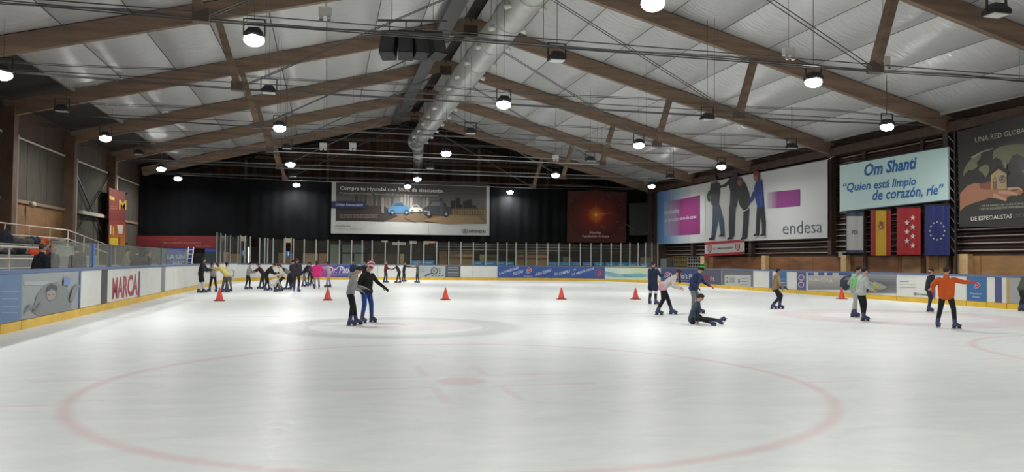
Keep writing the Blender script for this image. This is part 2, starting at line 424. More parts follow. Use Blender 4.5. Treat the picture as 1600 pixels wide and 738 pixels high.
# service cables at the lamp rows (thin, spanning the hall)
ROWS = [1.2, 8.2, 15.0, 22.0, 28.6, 35.5, 42.6, 49.7, 56.6, 63.0]
rown = ['over the near boards', 'second from the camera end', 'holding the unlit lamp at the top right', 'holding the brightest pair of lamps', 'between first and second trusses in view',
        'over the middle of the ice', 'beyond the middle of the ice', 'third from the curtain', 'second from the curtain', 'just in front of the black curtain']
for y, nme in zip(ROWS, rown):
    t = thing('cable_run', 'thin lamp cable slung across the hall, '+nme, 'cable', (RX, y, 8), group='cables carrying the lamp rows')
    b = MB(); b2 = MB(); N = 24
    for k in range(N):
        xa = WL+(WR-WL)*k/N; xb = WL+(WR-WL)*(k+1)/N
        sg = lambda x: 8.05-.12*sin(pi*((x-WL) % 8.6)/8.6)
        b.tube((xa, y, sg(xa)), (xb, y, sg(xb)), .016, m_cable, n=4, cap=False)
        b2.tube((xa, y+.3, sg(xa)+.12), (xb, y+.3, sg(xb)+.12), .012, m_cable, n=4, cap=False)
    b.build('cable', t); b2.build('cable', t)
    for x in (-10.6, -2.2, 6.15, 15.2, 23.3): MB().tube((x, y+.06, 8.0), (x, y+.06, roofz(x)-.04), .008, m_cable, n=4).build('hanger_wire', t)

# ================================================================== DUCT
m_clip = mat('white_nozzle', (.62, .61, .57), .4)
dt = thing('air_duct', 'large round silver air duct hung under the ridge along the hall', 'duct', (7.0, 30, 11.3))
y = -4.0; k = 0
while y < 63.5:
    y2 = min(y+3.4, 63.6); b = MB(); n = 28; vs = []
    for yy in (y+.0, y2-.02):
        for i in range(n): a = 2*pi*i/n; vs.append(V((7+.66*cos(a), yy, 11.3+.66*sin(a))))
    b.add(vs, [(i, n+i, n+(i+1) % n, (i+1) % n) for i in range(n)], m_zinc); o = b.build('duct_section', dt, smooth=True)
    c = MB(); vs = []
    for yy, r in ((y2-.06, .66), (y2-.06, .70), (y2+.04, .70), (y2+.04, .66)):
        for i in range(n): a = 2*pi*i/n; vs.append(V((7+r*cos(a), yy, 11.3+r*sin(a))))
    c.add(vs, [(j*n+i, (j+1)*n+i, (j+1)*n+(i+1) % n, j*n+(i+1) % n) for j in range(3) for i in range(n)], m_zinc); c.build('seam_ring', o, smooth=True)
    y = y2; k += 1
MB().tube((7, 63.6, 11.3), (7.3, 64.6, 10.6), .62, m_zinc, .45, n=20).tube((7.3, 64.6, 10.6), (7.5, 66.5, 9.6), .42, m_zinc, .4, n=20).build('elbow', dt, smooth=True)
for i in range(22):
    yy = 2+i*2.85
    for sd in (-1, 1):
        a = radians(-28 if sd > 0 else 208); c = V((7+.68*cos(a), yy, 11.3+.68*sin(a))); d = V((cos(a), 0, sin(a)))
        MB().tube(c-d*.05, c+d*.2, .13, m_clip, .09, n=10).build('nozzle', dt, smooth=True)
    if i % 2 == 0: MB().tube((7, yy, 11.9), (7, yy, 13.4), .015, m_cable, n=4).tube((6.3, yy, 11.3), (6.3, yy, roofz(6.3)), .01, m_cable, n=4).build('hanger', dt)
sb = MB()
for yy in range(0, 64, 4): pass
o = MB().bx(5.0, 5.7, -4, 64, 12.62, 12.8, mat('dark_ridge_tray', (.09, .09, .09), .6, .3)).build('ridge_tray', loc=(5.35, 30, 12.6)); tag(o, 'dark flat cable tray running beside the silver duct', 'tray')

# ================================================================== WALLS
m_fw = mat('brown_board_wall', (.085, .045, .03), .8, var=.45, scale=1.2, stretch=(2.5, 1, .15))
m_ochre = mat('ochre_plywood', (.33, .18, .07), .55, var=.3, scale=.9, stretch=(1, 1, 3), bump=.1)
m_tan = mat('tan_plywood', (.40, .25, .12), .6, var=.2, scale=1.2)
m_redw = mat('reddish_wood', (.22, .095, .04), .55, var=.35, scale=.8, stretch=(1, .6, 3))
m_post = mat('pale_pine_post', (.62, .43, .22), .6, var=.15, scale=4)
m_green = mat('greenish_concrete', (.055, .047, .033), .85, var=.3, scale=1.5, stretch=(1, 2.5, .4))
m_pale = mat('pale_pipe', (.55, .50, .42), .5)
# far wall (gable)
b = MB(); pts = [(WL-.3, 0), (WR+.3, 0), (WR+.3, roofz(WR)+.2), (RX, RZ+.2), (WL-.3, roofz(WL)+.2)]
b.prism([V((x, WF, z-.1)) for x, z in pts], m_glud, (0, .3, 0)); wf = struct(b.build('wall_far'))
x = WL; k = 0
while x < WR-.1:      # vertical boards of the gable
    x2 = x+1.05; zt = min(roofz(x), roofz(x2)); MB().bx(x+.03, x2-.03, WF-.06-.02*(k % 2), WF-.001, 2.3, zt, m_fw).build('board', wf); x = x2; k += 1
for z, d in ((5.0, .2), (8.2, .22), (10.4, .2)):
    half = (RZ-z)/RS; MB().bx(max(WL, RX-half), min(WR, RX+half), WF-.3, WF-.1, z, z+d, m_glu).build('rail', wf)
for x in (-7, 0, 13.8, 20.5): MB().bx(x-.12, x+.12, WF-.35, WF-.1, 3.2, roofz(x), m_glu).build('post', wf)
# near wall, behind the camera
struct(MB().bx(WL-.3, WR+.3, -6.3, -6, -.4, 8, mat('near_wall', (.20, .18, .16), .8)).prism([V((WL-.3, -6.3, 8)), V((WR+.3, -6.3, 8)), V((RX, -6.3, RZ+.2))], MATS['near_wall'], (0, .3, 0)).build('wall_near'))
# right wall
wr = struct(MB().bx(WR, WR+.3, -6, WF, -.4, roofz(WR)+.3, m_glud).build('wall_right'))
m_slat = mat('brown_metal_slat', (.13, .088, .078), .27, .85, var=.15, scale=.6)
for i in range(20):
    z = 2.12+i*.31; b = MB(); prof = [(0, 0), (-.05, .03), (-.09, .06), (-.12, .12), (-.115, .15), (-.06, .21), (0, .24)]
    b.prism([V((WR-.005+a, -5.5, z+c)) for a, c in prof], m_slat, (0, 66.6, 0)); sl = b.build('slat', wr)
    if i < 6: MB().bx(WR-.15, WR-.118, -5.4, 61, z+.10, z+.15, mat('edge_glint', (.42, .40, .38), .35, .6)).build('glint_strip', sl)  # pale strips paint the lamp reflections along the lower slat edges
y = -5.5; k = 0
while y < 60.5:       # wood panels low on the right wall
    y2 = min(y+2.43, 60.9)
    MB().bx(WR-.05, WR-.002, y+.012, y2-.012, -.1, 2.0, m_redw if y > 41 else (m_ochre if y < 31.5 else m_redw)).build('wood_panel', wr); y = y2; k += 1
for px, dy in ((1102, .3), (1198, .22), (1324, .22), (1510, .33)):
    p = atu(px, 415, WR-.1); MB().bx(WR-.35, WR-.06, p.y-dy, p.y+dy, -.1, 2.08, m_post).build('post', wr)
for px in (1352, 1443, 1484):
    p = atu(px, 415, WR-.1); MB().bx(WR-.16, WR-.055, p.y-.12, p.y+.12, -.1, 7.6, m_glud).build('post', wr)
for y in FR[1:]: MB().bx(WR-.45, WR-.12, y-.16, y+.16, 2.1, roofz(WR)-.1, m_glud).build('post', wr)
MB().bx(WR-.5, WR-.1, -5.5, 72, 7.65, 8.1, m_glud).build('eave_beam', wr)
# left wall
wl = struct(MB().bx(WL-.3, WL, -6, WF, -.4, roofz(WL)+.3, m_glud).build('wall_left'))
for fi in range(2, len(FR)-1):
    y0, y1 = FR[fi], FR[fi+1]; n = 3
    for j in range(n):
        a = y0+.2+(y1-y0-.4)*j/n; c = y0+.2+(y1-y0-.4)*(j+1)/n
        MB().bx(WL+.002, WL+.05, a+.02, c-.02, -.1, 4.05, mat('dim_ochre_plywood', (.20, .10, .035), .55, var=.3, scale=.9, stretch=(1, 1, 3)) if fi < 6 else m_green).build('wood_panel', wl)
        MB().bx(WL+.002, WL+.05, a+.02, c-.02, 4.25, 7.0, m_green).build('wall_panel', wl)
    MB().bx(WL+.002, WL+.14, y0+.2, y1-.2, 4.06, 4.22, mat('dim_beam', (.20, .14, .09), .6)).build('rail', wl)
    MB().bx(WL+.002, WL+.09, y0, y1, 7.02, 7.1, m_pale).build('rail', wl)
for y in FR[1:-1]:
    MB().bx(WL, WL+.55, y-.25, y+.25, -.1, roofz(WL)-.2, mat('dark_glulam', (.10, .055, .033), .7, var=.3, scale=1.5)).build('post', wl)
    MB().tube((WL+.5, y+.42, -.1), (WL+.5, y+.42, 7.0), .045, m_pale, n=6).build('pipe', wl)
MB().beam((WL+.2, 47.4, 2.3), (WL+.2, 55.2, 6.8), .06, .06, m_cable).beam((WL+.2, 47.4, 6.8), (WL+.2, 55.2, 2.3), .06, .06, m_cable).build('brace', wl)
MB().bx(WL+.15, WL+.35, 49.2, 54.6, 4.05, 4.25, m_pale).build('rail', wl)
# ================================================================== LAMPS
m_house = mat('lamp_housing', (.03, .03, .035), .5, .3)
m_lens_on = mat('lit_lens', (1, 1, 1), .4, emit=(1, .98, .95), es=45)
m_lens_off = mat('unlit_lens', (.62, .62, .60), .25)
m_white = mat('white_plastic', (.62, .62, .60), .45)
def lamp(x, y, on, label):
    z = 7.45; t = thing('floodlight', label, 'lamp', (x, y, z), group='lit floodlights' if on else 'unlit floodlights')
    b = MB(); vs = [V((x+sx*a, y+sy*a*.8, z+h)) for a, h in ((.24, 0), (.24, .1), (.13, .26)) for sx, sy in ((-1, -1), (1, -1), (1, 1), (-1, 1))]
    b.add(vs, [(0, 1, 2, 3), (11, 10, 9, 8)]+[(j*4+i, j*4+4+i, j*4+4+(i+1) % 4, j*4+(i+1) % 4) for j in (0, 1) for i in range(4)], m_house); b.build('housing', t)
    for i in (-1, 1): pass
    MB().tube((x, y, z+.5), (x, y, (11.3-sqrt(max(0, .67**2-(x-7)**2)) if abs(x-7) < .67 else roofz(x)-.04)), .009, m_cable, n=4).build('drop_wire', t)
    MB().beam((x-.27, y, z+.05), (x-.27, y, z+.5), .03, .05, m_house, up=V((0, 1, 0))).beam((x+.27, y, z+.05), (x+.27, y, z+.5), .03, .05, m_house, up=V((0, 1, 0))).beam((x-.28, y, z+.5), (x+.28, y, z+.5), .05, .03, m_house).build('bracket', t)
    if on: MB().ball((x, y, z-.06), (.27, .25, .17), m_lens_on, n=14, k=8).build('lens', t, smooth=True)
    else: MB().bx(x-.21, x+.21, y-.16, y+.16, z-.02, z+.02, m_lens_off).build('lens', t)
    if on:
        ld = bpy.data.lights.new('floodlight_glow', 'AREA'); ld.shape = 'DISK'; ld.size = .45; ld.energy = LAMP_W; ld.color = (1, .985, .96); ld.spread = radians(172)
        lo = bpy.data.objects.new('floodlight_glow', ld); COL.objects.link(lo); lo.parent = t; lo.location = (0, 0, -.26)
on_px = [(397, 62), (437, 200), (5, 117), (165, 216), (252, 264), (278, 279), (454, 257), (463, 289), (652, 280), (637, 291), (697, 240), (787, 163), (998, 227), (868, 274), (1127, 261), (1386, 198), (1271, 128), (797, 300), (1018, 291), (1020, 5)]
off_px = [(870, 92), (1105, 185), (1237, 230), (735, 207), (922, 250), (1047, 277), (1557, 20), (420, 143), (97, 172), (448, 231), (672, 262), (458, 275), (217, 240)]
on_lab = ['upper left, large glare left of the speaker cluster', 'left of centre beside the brown strut, brightest on that side', 'at the left edge of the photo', 'over the left stands, second from the left edge', 'small, left, nearer of the pair before the black curtain', 'small, left, farther of the pair before the black curtain',
          'left of the car banner, upper of two', 'left of the car banner, lower of two', 'above the car banner, right one of two', 'at the top edge of the car banner', 'right of the far duct elbow', 'right of the silver duct, third from the top', 'over the middle right, above the red banner', 'small, over the top right of the car banner', 'above the skater banner on the right wall', 'above the pale text screen', 'upper right, large glare left of a strut', 'small, just right of the car banner', 'small, over the right end of the red banner', 'at the top edge of the photo right of the duct']
off_lab = ['beneath the second rafter right of the duct', 'upper right between two struts', 'above the right end of the skater banner', 'right of the duct, before the gable', 'far right of centre above the red banner', 'far right near the wall eave', 'top right corner, black against the foil', 'left of centre under the cables', 'over the left stands', 'left, between two lit lamps before the curtain', 'above the car banner', 'far left before the black curtain', 'far left near the eave beam']
for (px, py), lb in zip(on_px, on_lab):
    p = G(px, py, 7.4); lamp(p.x, p.y, True, 'lit floodlight on its cable, '+lb)
for (px, py), lb in zip(off_px, off_lab):
    p = G(px, py, 7.5); lamp(p.x, p.y, False, 'switched off black floodlight, '+lb)
for i, (x, y, nm) in enumerate([(-10.6, 15, 'third row, by the left stands'), (23.4, 15, 'third row, by the right wall'), (-10.6, 8.2, 'second row, left'), (15.2, 8.2, 'second row, right'), (-2.2, 1.2, 'first row, left'), (6.2, 1.2, 'first row, centre'), (23.4, 1.2, 'first row, far right')]):
    lamp(x, y, True, 'lit floodlight near the camera end, '+nm)

# white double-spot boxes, speakers
def spotbox(px, py, z, label, s=1.0, zc=8.0):
    p = G(px, py, z); s *= .62; t = thing('spot_box', label, 'lamp', p, group='white boxes with two small spots')
    MB().box(p+V((0, 0, .1)), (.5*s, .25*s, .34*s), m_white).build('case', t)
    MB().tube(p+V((0, 0, .25)), (p.x, p.y, roofz(p.x)-.04), .008, m_cable, n=4).build('hanger_wire', t)
    for dx in (-.14, .14):
        o = MB().tube(p+V((dx*s, -.05, -.05)), p+V((dx*s, -.16*s, -.2*s)), .085*s, m_white, .10*s, n=12).build('spot', t)
        MB().tube(p+V((dx*s, -.163*s, -.203*s)), p+V((dx*s, -.165*s, -.21*s)), .075*s, m_house, .07*s, n=12).build('lens', o)
spotbox(508, 25, 8.4, 'white box with two spots, upper left of the speaker cluster', 1.2)
spotbox(1232, 86, 8.4, 'white box with two spots, left above the large right lamp', 1.2)
spotbox(1380, 100, 8.2, 'white box with two spots fixed by the large right strut', 1.3)
spotbox(505, 230, 8.0, 'small white box with spots, left one of two left of the duct end', 1.3)
spotbox(551, 230, 8.0, 'small white box with spots, right one of two left of the duct end', 1.3)
spotbox(868, 248, 8.0, 'small white box with spots left of the far right struts', 1.2)
spotbox(940, 253, 8.0, 'small white box at the foot of the fourth strut', 1.2)
t = thing('speaker_cluster', 'row of four black loudspeakers hung from a bar left of the duct', 'speaker', G(640, 70, 8.4))
for i, (px, a) in enumerate(((608, -.35), (634, -.1), (658, .15), (680, .45))):
    p = G(px, 71, 8.3); R = Matrix.Rotation(a, 3, 'Z') @ Matrix.Rotation(-.35, 3, 'X')
    o = MB().box(p, (.46, .45, .82), mat('black_speaker', (.025, .025, .028), .6), R).build('speaker_box', t)
    MB().box(p+R @ V((0, -.232, 0)), (.42, .02, .74), mat('speaker_grille', (.05, .05, .055), .8), R).build('grille', o)
    MB().tube(p+V((0, 0, .4)), p+V((0, 0, .75)), .02, m_cable, n=5).build('hook', o)
a = G(600, 71, 8.3)+V((-.2, 0, .78)); c = G(688, 71, 8.3)+V((.2, 0, .78))
MB().tube(a, c, .04, m_cable, n=6).build('bar', t)
for q in (a.lerp(c, .2), a.lerp(c, .8)): MB().tube(q, (q.x, q.y, roofz(q.x)-.04), .012, m_cable, n=4).build('hanger_wire', t)

# ================================================================== BLACK CURTAIN
m_curt = mat('black_drape', (.004, .0045, .0055), .95, spec=.15, var=.5, scale=.5)
b = MB(); N = 240; vs = []
for i in range(N+1):
    x = WL-.05+(WR-.45-WL)*i/N+.1; yy = 64.45+.03*sin(i*1.3)+.03*sin(i*.37)
    for z in (3.15, 5.5, 7.85): vs.append(V((x, yy+(.03*sin(i*.9) if z < 4 else 0), z)))
b.add(vs, [(3*i+j, 3*i+3+j, 3*i+4+j, 3*i+1+j) for i in range(N) for j in (0, 1)], m_curt)
o = b.build('stage_curtain', smooth=True, loc=(7, 64.45, 3.15)); tag(o, 'long black curtain hung across the far end under the gable', 'curtain')
# dark wall panel right of red banner
mat('dark_green_panel', (.03, .032, .028), .8)

# ================================================================== RINK BOARDS
m_bw = mat('white_board', (.66, .67, .64), .38, var=.05, scale=2)
m_kick = mat('yellow_kick_plate', (.72, .46, .035), .4, var=.12, scale=2)
m_capb = mat('blue_cap_rail', (.10, .16, .30), .4)
m_capg = mat('grey_cap_rail', (.12, .13, .15), .5)
boards = thing('rink_boards', 'white dasher boards with adverts and yellow kick plate around the ice', 'rink boards', (8.87, 30, 0))
def strip(s0, s1, z0, z1, off0, off1, m, name, parent, step=.35):
    n = max(1, int((s1-s0)/step)); b = MB(); vs = []
    for i in range(n+1):
        p, nn = PS(s0+(s1-s0)*i/n)
        for o_, z in ((off0, z0), (off0, z1), (off1, z1), (off1, z0)): vs.append(p+nn*o_+V((0, 0, z)))
    fs = [(4*i+j, 4*i+4+j, 4*i+4+(j+1) % 4, 4*i+(j+1) % 4) for i in range(n) for j in range(4)]+[(0, 1, 2, 3), (4*n+3, 4*n+2, 4*n+1, 4*n)]
    b.add(vs, fs, m); return b.build(name, parent)
GAP = .012
def bpanel(px0, px1, m=None, label=None, kick=True, cap=None, s0=None, s1=None):
    s0 = s_at(px0) if s0 is None else s0; s1 = s_at(px1) if s1 is None else s1
    o = strip(s0+GAP, s1-GAP, .21, BH(s0), 0, .07, m or m_bw, 'board_panel', boards)
    if label: o['label'] = label
    if kick: strip(s0+GAP, s1-GAP, 0.0, .20, -.02, .09, m_kick, 'kick_plate', boards)
    strip(s0, s1, BH(s0)+.004, BH(s0)+.085, -.015, .12, cap or (m_capb if (s0 < 60 or s0 > 95) else m_capg), 'cap_rail', boards)
    return o
def BH(s): return 1.20 if s < 47 else 1.14
def bprint(px0, px1, name='advert'):
    p = Print(board_px, off=.006, step=2); p.dz = .004
    # full-height rectangle in (px, z)
    def full(a, b_, m, z0=.215, z1=None, parent=p):
        z1 = z1 or BH(s_at(a))-.005; sa, sb = s_at(a), s_at(b_); n = max(1, int((sb-sa)/.35)); vs = []
        for i in range(n+1):
            q, nn = PS(sa+(sb-sa)*i/n); q = q-nn*p.o; vs += [q+V((0, 0, z0)), q+V((0, 0, z1))]
        p.mb.add(vs, [(2*i, 2*i+2, 2*i+3, 2*i+1) for i in range(n)], m); p.nx()
    p.full = full; return p
W_ = P_('e6e6e2')
# --- left side
s00 = s_at(0)
for k in range(4):
    a = 0.5+(s00-0.5)*k/4; bpanel(0, 0, s0=a, s1=s00-(s00-.5)*(3-k)/4)
o = bpanel(0, 33, label='faded blue advert panel with white lines'); p = bprint(0, 33)
p.full(-5, 33, P_('6f8cb4')); p.lines(2, 28, (455, 466, 478, 488), 1.6, P_('a9bcd6')); p.build('advert', o)
o = bpanel(33, 125, label='board panel with a faded printed portrait in a hood'); p = bprint(33, 125)
p.full(34, 122, P_('a4abae')); p.full(122, 125.5, P_('46598c'))
p.rect(36, 440, 75, 446, P_('b7bdbf')); p.poly([(50, 488), (56, 462), (70, 444), (88, 441), (104, 452), (112, 470), (110, 484), (60, 494)], P_('8b9092'))
p.ell(79, 457, 10, 14, P_('7c8083'), 14); p.ell(78, 460, 7, 11, P_('aaa29e'), 14); p.poly([(71, 450), (78, 444), (88, 448), (86, 455), (78, 452), (71, 457)], P_('55585a'))
p.ell(75, 461, 1.2, .8, P_('4c4848'), 8); p.ell(81, 460.5, 1.2, .8, P_('4c4848'), 8); p.stroke([(75, 468), (78, 469.5), (81, 467.6)], .9, P_('8c6f6c'))
p.stroke([(37, 488), (44, 478), (54, 484), (62, 474)], [3, 5, 4, 3], P_('83888a')); p.rect(96, 434, 106, 446, P_('7f9ac6')); p.stroke([(108, 470), (114, 452), (120, 446)], [6, 8, 5], P_('8e9395'))
p.build('advert', o)
bpanel(125, 158)
bpanel(158, 168, m=mat('dark_gate_slot', (.05, .05, .055), .5), label='dark narrow gate post in the white boards')
o = bpanel(168, 218, label='white board panel lettered MARCA in red'); p = bprint(168, 218)
p.text('MARCA', (175.5, 468.5), (215.5, 461.5), 30, P_('b94a5c'), bold=.03, hv=(0, -34)); p.rect(216.2, 424, 218.3, 466, P_('8a4a58')); p.build('advert', o)
o = bpanel(218, 272); p = bprint(218, 272); p.full(252, 258, P_('8d9096')); p.build('advert', o)
for a, c in ((272, 309), (309, 345), (345, 371), (371, 396), (396, 422), (422, 450), (450, 474), (474, 492)): bpanel(a, c)
# --- far end
o = bpanel(492, 559, label='purple to blue board advert with white script lettering'); p = bprint(492, 559)
sa = 492
cols = ['b04a90', 'a0468c', '7c4690', '4a4a92', '35509a', '3a5aa0']
for i in range(10):
    t_ = i/9*(len(cols)-1); k = min(int(t_), len(cols)-2); t_ -= k; A, B = H(cols[k]), H(cols[k+1]); cc = [A[j]*(1-t_)+B[j]*t_ for j in range(3)]; oo = p.o
    p.full(492+6.7*i, 492+6.7*(i+1), mat('purple_print_%d' % i, cc, .6)); p.o = oo
p.nx()
p.text('Dr. Patín', (513, 427), (550, 427), 10, P_('f2eef4'), shear=.3, bold=.01); p.ring(532, 421, 6, 4.5, .9, P_('f2eef4'), 14, pi, 2*pi); p.lines(515, 547, (429.5,), .8, P_('c8b8dc')); p.build('advert', o)
for a, c in ((559, 590), (590, 622), (622, 655)): bpanel(a, c)
o = bpanel(655, 695.5, label='pale grey board advert with a magnifying glass'); p = bprint(655, 695)
p.full(655.3, 695.3, P_('b4bcbe')); p.ring(678.5, 423.5, 4.8, 4.8, 1.4, P_('2e3134')); p.text('R', (676.6, 426.2), (680.6, 426.2), 5.4, P_('2e3134')); p.stroke([(674.5, 427), (664, 431.5)], [1.4, 2.2], P_('2e3134'))
for yy in (419.5, 423, 426.5): p.rect(685.5, yy, 688, yy+1.6, P_('4c5054'))
for xx in (675, 680, 685, 690): p.rect(xx, 430, xx+2.2, 431.8, P_('4c5054'))
p.lines(656, 664, (421, 424), .7, P_('8a9294')); p.build('advert', o)
o = bpanel(695.5, 719.5, label='dark grey board advert with pale lines'); p = bprint(695, 719); p.full(696, 719.3, P_('5a6064')); p.lines(700, 716, (418, 421, 426, 430), .9, P_('c2c8ca')); p.build('advert', o)
bpanel(719.5, 739); bpanel(739, 777)
o = bpanel(777, 862, label='blue board advert lettered LAS MEJORES PIZZAS'); p = bprint(777, 862)
BL = P_('3d5ea6'); WB = P_('c9d4ea')
p.full(777.5, 861.8, BL); p.text('LAS MEJORES', (779.5, 431), (810, 421.5), 5.6, WB, bold=.03, hv=(1.2, -5.4)); p.text('PIZZAS', (801, 431.2), (817, 426.5), 5, WB, bold=.03, hv=(1.2, -5))
def dom(p, x, y, s, both=True):     # tilted two-tile pizza mark
    def dia(cx, cy, r, m): p.poly([(cx, cy-r), (cx+r, cy), (cx, cy+r), (cx-r, cy)], m)
    dia(x-s*.55, y+s*.75, s*.8, P_('4a7cc4')); dia(x+s*.2, y, s*1.15, P_('e8e8ea')); dia(x+s*.2, y, s*.95, P_('c8354a'))
    p.ell(x+s*.2, y, s*.22, s*.22, P_('f0f0f0'), 8); p.ell(x-s*.85, y+s*.8, s*.14, s*.14, P_('f0f0f0'), 8); p.ell(x-s*.35, y+s*1.1, s*.14, s*.14, P_('f0f0f0'), 8)
dom(p, 826, 422.5, 4.2); p.text("Domino's", (818.5, 433), (831.5, 433), 2.4, WB, bold=.02)
p.text('PARA CELEBRAR', (836, 432), (861, 424.6), 5, WB, bold=.03, hv=(1.2, -5)); p.build('advert', o)
o = bpanel(862, 945, label='blue board advert lettered TU CUMPLE and LA MEJOR PISTA'); p = bprint(862, 945); p.full(862.2, 944.8, BL)
p.text('TU CUMPLE', (865, 432), (890, 426.4), 5, WB, bold=.03, hv=(1.2, -5)); p.text('EN', (895, 423.4), (900, 422.6), 2.8, WB); p.text('LA MEJOR PISTA', (893, 432.4), (928, 422.6), 5, WB, bold=.03, hv=(1.2, -5))
p.ring(936.5, 427, 5.5, 5.5, 2.2, P_('a0506c')); p.ring(936.5, 427, 2.2, 2.2, 1.2, P_('c78aa0')); p.build('advert', o)
o = bpanel(945, 1010, label='pale green board advert with a blue wave'); p = bprint(945, 1010)
p.grad(945.2, 416, 1009.8, 438, ['bccfd0', 'd4ddc8', 'cdd8b2'], 8)
p.poly([(945.2, 424), (955, 426), (970, 429), (985, 428), (1000, 427), (1009.8, 429), (1009.8, 433), (985, 434), (960, 432.5), (945.2, 431)], P_('7fb6bb')); p.poly([(947, 429), (950.5, 429), (949, 434)], P_('e8f0f0')); p.build('advert', o)
bpanel(1010, 1032)
o = bpanel(1032, 1128, label="navy board advert lettered Domino's Pizza"); p = bprint(1032, 1128)
p.full(1032.5, 1096, P_('3c4c80')); p.full(1096, 1127.5, P_('5b5c70')); dom(p, 1042, 429, 4)
p.text("Domino's Pizza", (1046, 434.8), (1092, 437.2), 9, P_('d9dce8'), bold=.02, hv=(0, -8.4)); p.text('GO', (1098.5, 438.5), (1109.5, 439.1), 8, P_('a83c50'), bold=.03, hv=(0, -8)); p.text('fit', (1110.5, 439), (1117.5, 439.4), 7, P_('d5d0da'), hv=(0, -7)); p.lines(1048, 1080, (438.4,), 1, P_('8f9ac0')); p.build('advert', o)
o = bpanel(1128, 1177, label='grey board advert with a white card numbered 2 and 1'); p = bprint(1128, 1177)
p.full(1128.2, 1176.7, P_('6a6e72')); p.rect(1132.5, 430, 1173.5, 448, P_('c3c5c2')); p.text('2', (1134.6, 441.5), (1138.6, 441.8), 8, P_('44484c'), hv=(0, -7.5)); p.text('1', (1154, 442.3), (1156, 442.4), 7, P_('44484c'), hv=(0, -6)); p.lines(1140.5, 1149, (434.5, 437.5, 440.5), .9, P_('6a6e72')); p.lines(1158, 1170, (435.5, 440, 444.5), .8, P_('7a7e82')); p.build('advert', o)
bpanel(1177, 1202)
o = bpanel(1202, 1245, label='white board panel with a teal sign print'); p = bprint(1202, 1245)
p.full(1202.4, 1207, P_('5a6a8a')); p.full(1215, 1229.4, P_('3f78a6')); p.lines(1218, 1227, (436, 441, 446), 1, P_('b6cfe0')); p.build('advert', o)
o = bpanel(1245, 1261, label='blue panel with two round white crests'); p = bprint(1245, 1261); p.full(1245.3, 1259.6, P_('5c6698'))
for yy in (434, 445): p.ring(1252.3, yy, 4, 4, 1.6, P_('c6bccb')); p.ell(1252.3, yy, 1.6, 1.8, P_('a35a74'), 8)
p.build('advert', o)
o = bpanel(1261, 1401, label='wide board advert with a dark car, lettered Nuevo KONA'); p = bprint(1261, 1401)
p.grad(1262.5, 427.5, 1330, 453, ['b9b6ae', 'a09c98', '77787c'], 8, vert=True)
p.grad(1330, 428.8, 1400.5, 458.5, ['8b8c90', '5f6064', '77787b'], 8, vert=True)
for a, c in ((1262.5, 1272), (1279, 1288), (1293, 1301), (1311, 1330)): p.rect(a, 426.4, c, 430.5, P_('4a5d8c'))
p.text('Nuevo KONA', (1265.5, 439.4), (1301.5, 441.8), 6.5, P_('ecece8'), bold=.01, hv=(0, -6.2))
p.poly([(1313, 448), (1314, 438), (1320, 432), (1334, 430), (1350, 432), (1360, 440), (1362, 452)], P_('32364a')); p.poly([(1319, 438), (1324, 433), (1336, 432.5), (1344, 434.5), (1344, 438)], P_('70768a')); p.ell(1322, 449, 4.5, 5, P_('1e2026'), 12); p.ell(1354, 453, 4.5, 5, P_('1e2026'), 12)
p.poly([(1358, 446), (1368, 440), (1378, 443), (1388, 449), (1380, 453), (1362, 452)], P_('a29c8e')); p.build('advert', o)
o = bpanel(1401, 1461, label='white board advert with small black Hyundai mark'); p = bprint(1401, 1461)
p.lines(1406, 1420, (440,), 1.1, P_('8d9092')); p.lines(1406, 1431, (444.8, 449.3), .9, P_('8d9092')); p.ring(1430.5, 459.6, 2.6, 1.8, .7, P_('2b2e30')); p.stroke([(1429, 461), (1430, 458.4)], .7, P_('2b2e30')); p.stroke([(1431, 461), (1432, 458.4)], .7, P_('2b2e30')); p.text('HYUNDAI', (1434.6, 461.6), (1451, 462.8), 3, P_('2b2e30'), bold=.02, hv=(0, -2.9))
p.full(1458.5, 1460.8, P_('55648f')); p.build('advert', o)
bpanel(1461, 1487); bpanel(1487, 1510)
o = bpanel(1510, 1542, label="blue panel lettered Domino's Pizza under a red tile"); p = bprint(1510, 1542); p.full(1511, 1541.5, P_('3e74aa')); dom(p, 1527, 446, 4.4)
p.text("Domino's", (1517.5, 460.2), (1535.5, 461), 3, P_('c9d6e8'), bold=.02, hv=(0, -3)); p.text('Pizza', (1521, 465.4), (1532, 465.9), 3, P_('c9d6e8'), bold=.02, hv=(0, -3)); p.build('advert', o)
o = bpanel(1542, 1573, label='white panel with a dark blue curtain-shaped print'); p = bprint(1542, 1573); p.full(1554.5, 1565.6, P_('545a90')); p.build('advert', o)
o = bpanel(1573, 1600, label='pale grey gate panel with a yellow edge'); p = bprint(1573, 1600); p.full(1577, 1599.5, P_('aeb0ae')); p.full(1573.4, 1576.6, P_('d0ac48')); p.build('advert', o)
sE = s_at(1600); nP = 12
for k in range(nP): bpanel(0, 0, s0=sE+(STOT+.5-sE)*k/nP, s1=sE+(STOT+.5-sE)*(k+1)/nP)

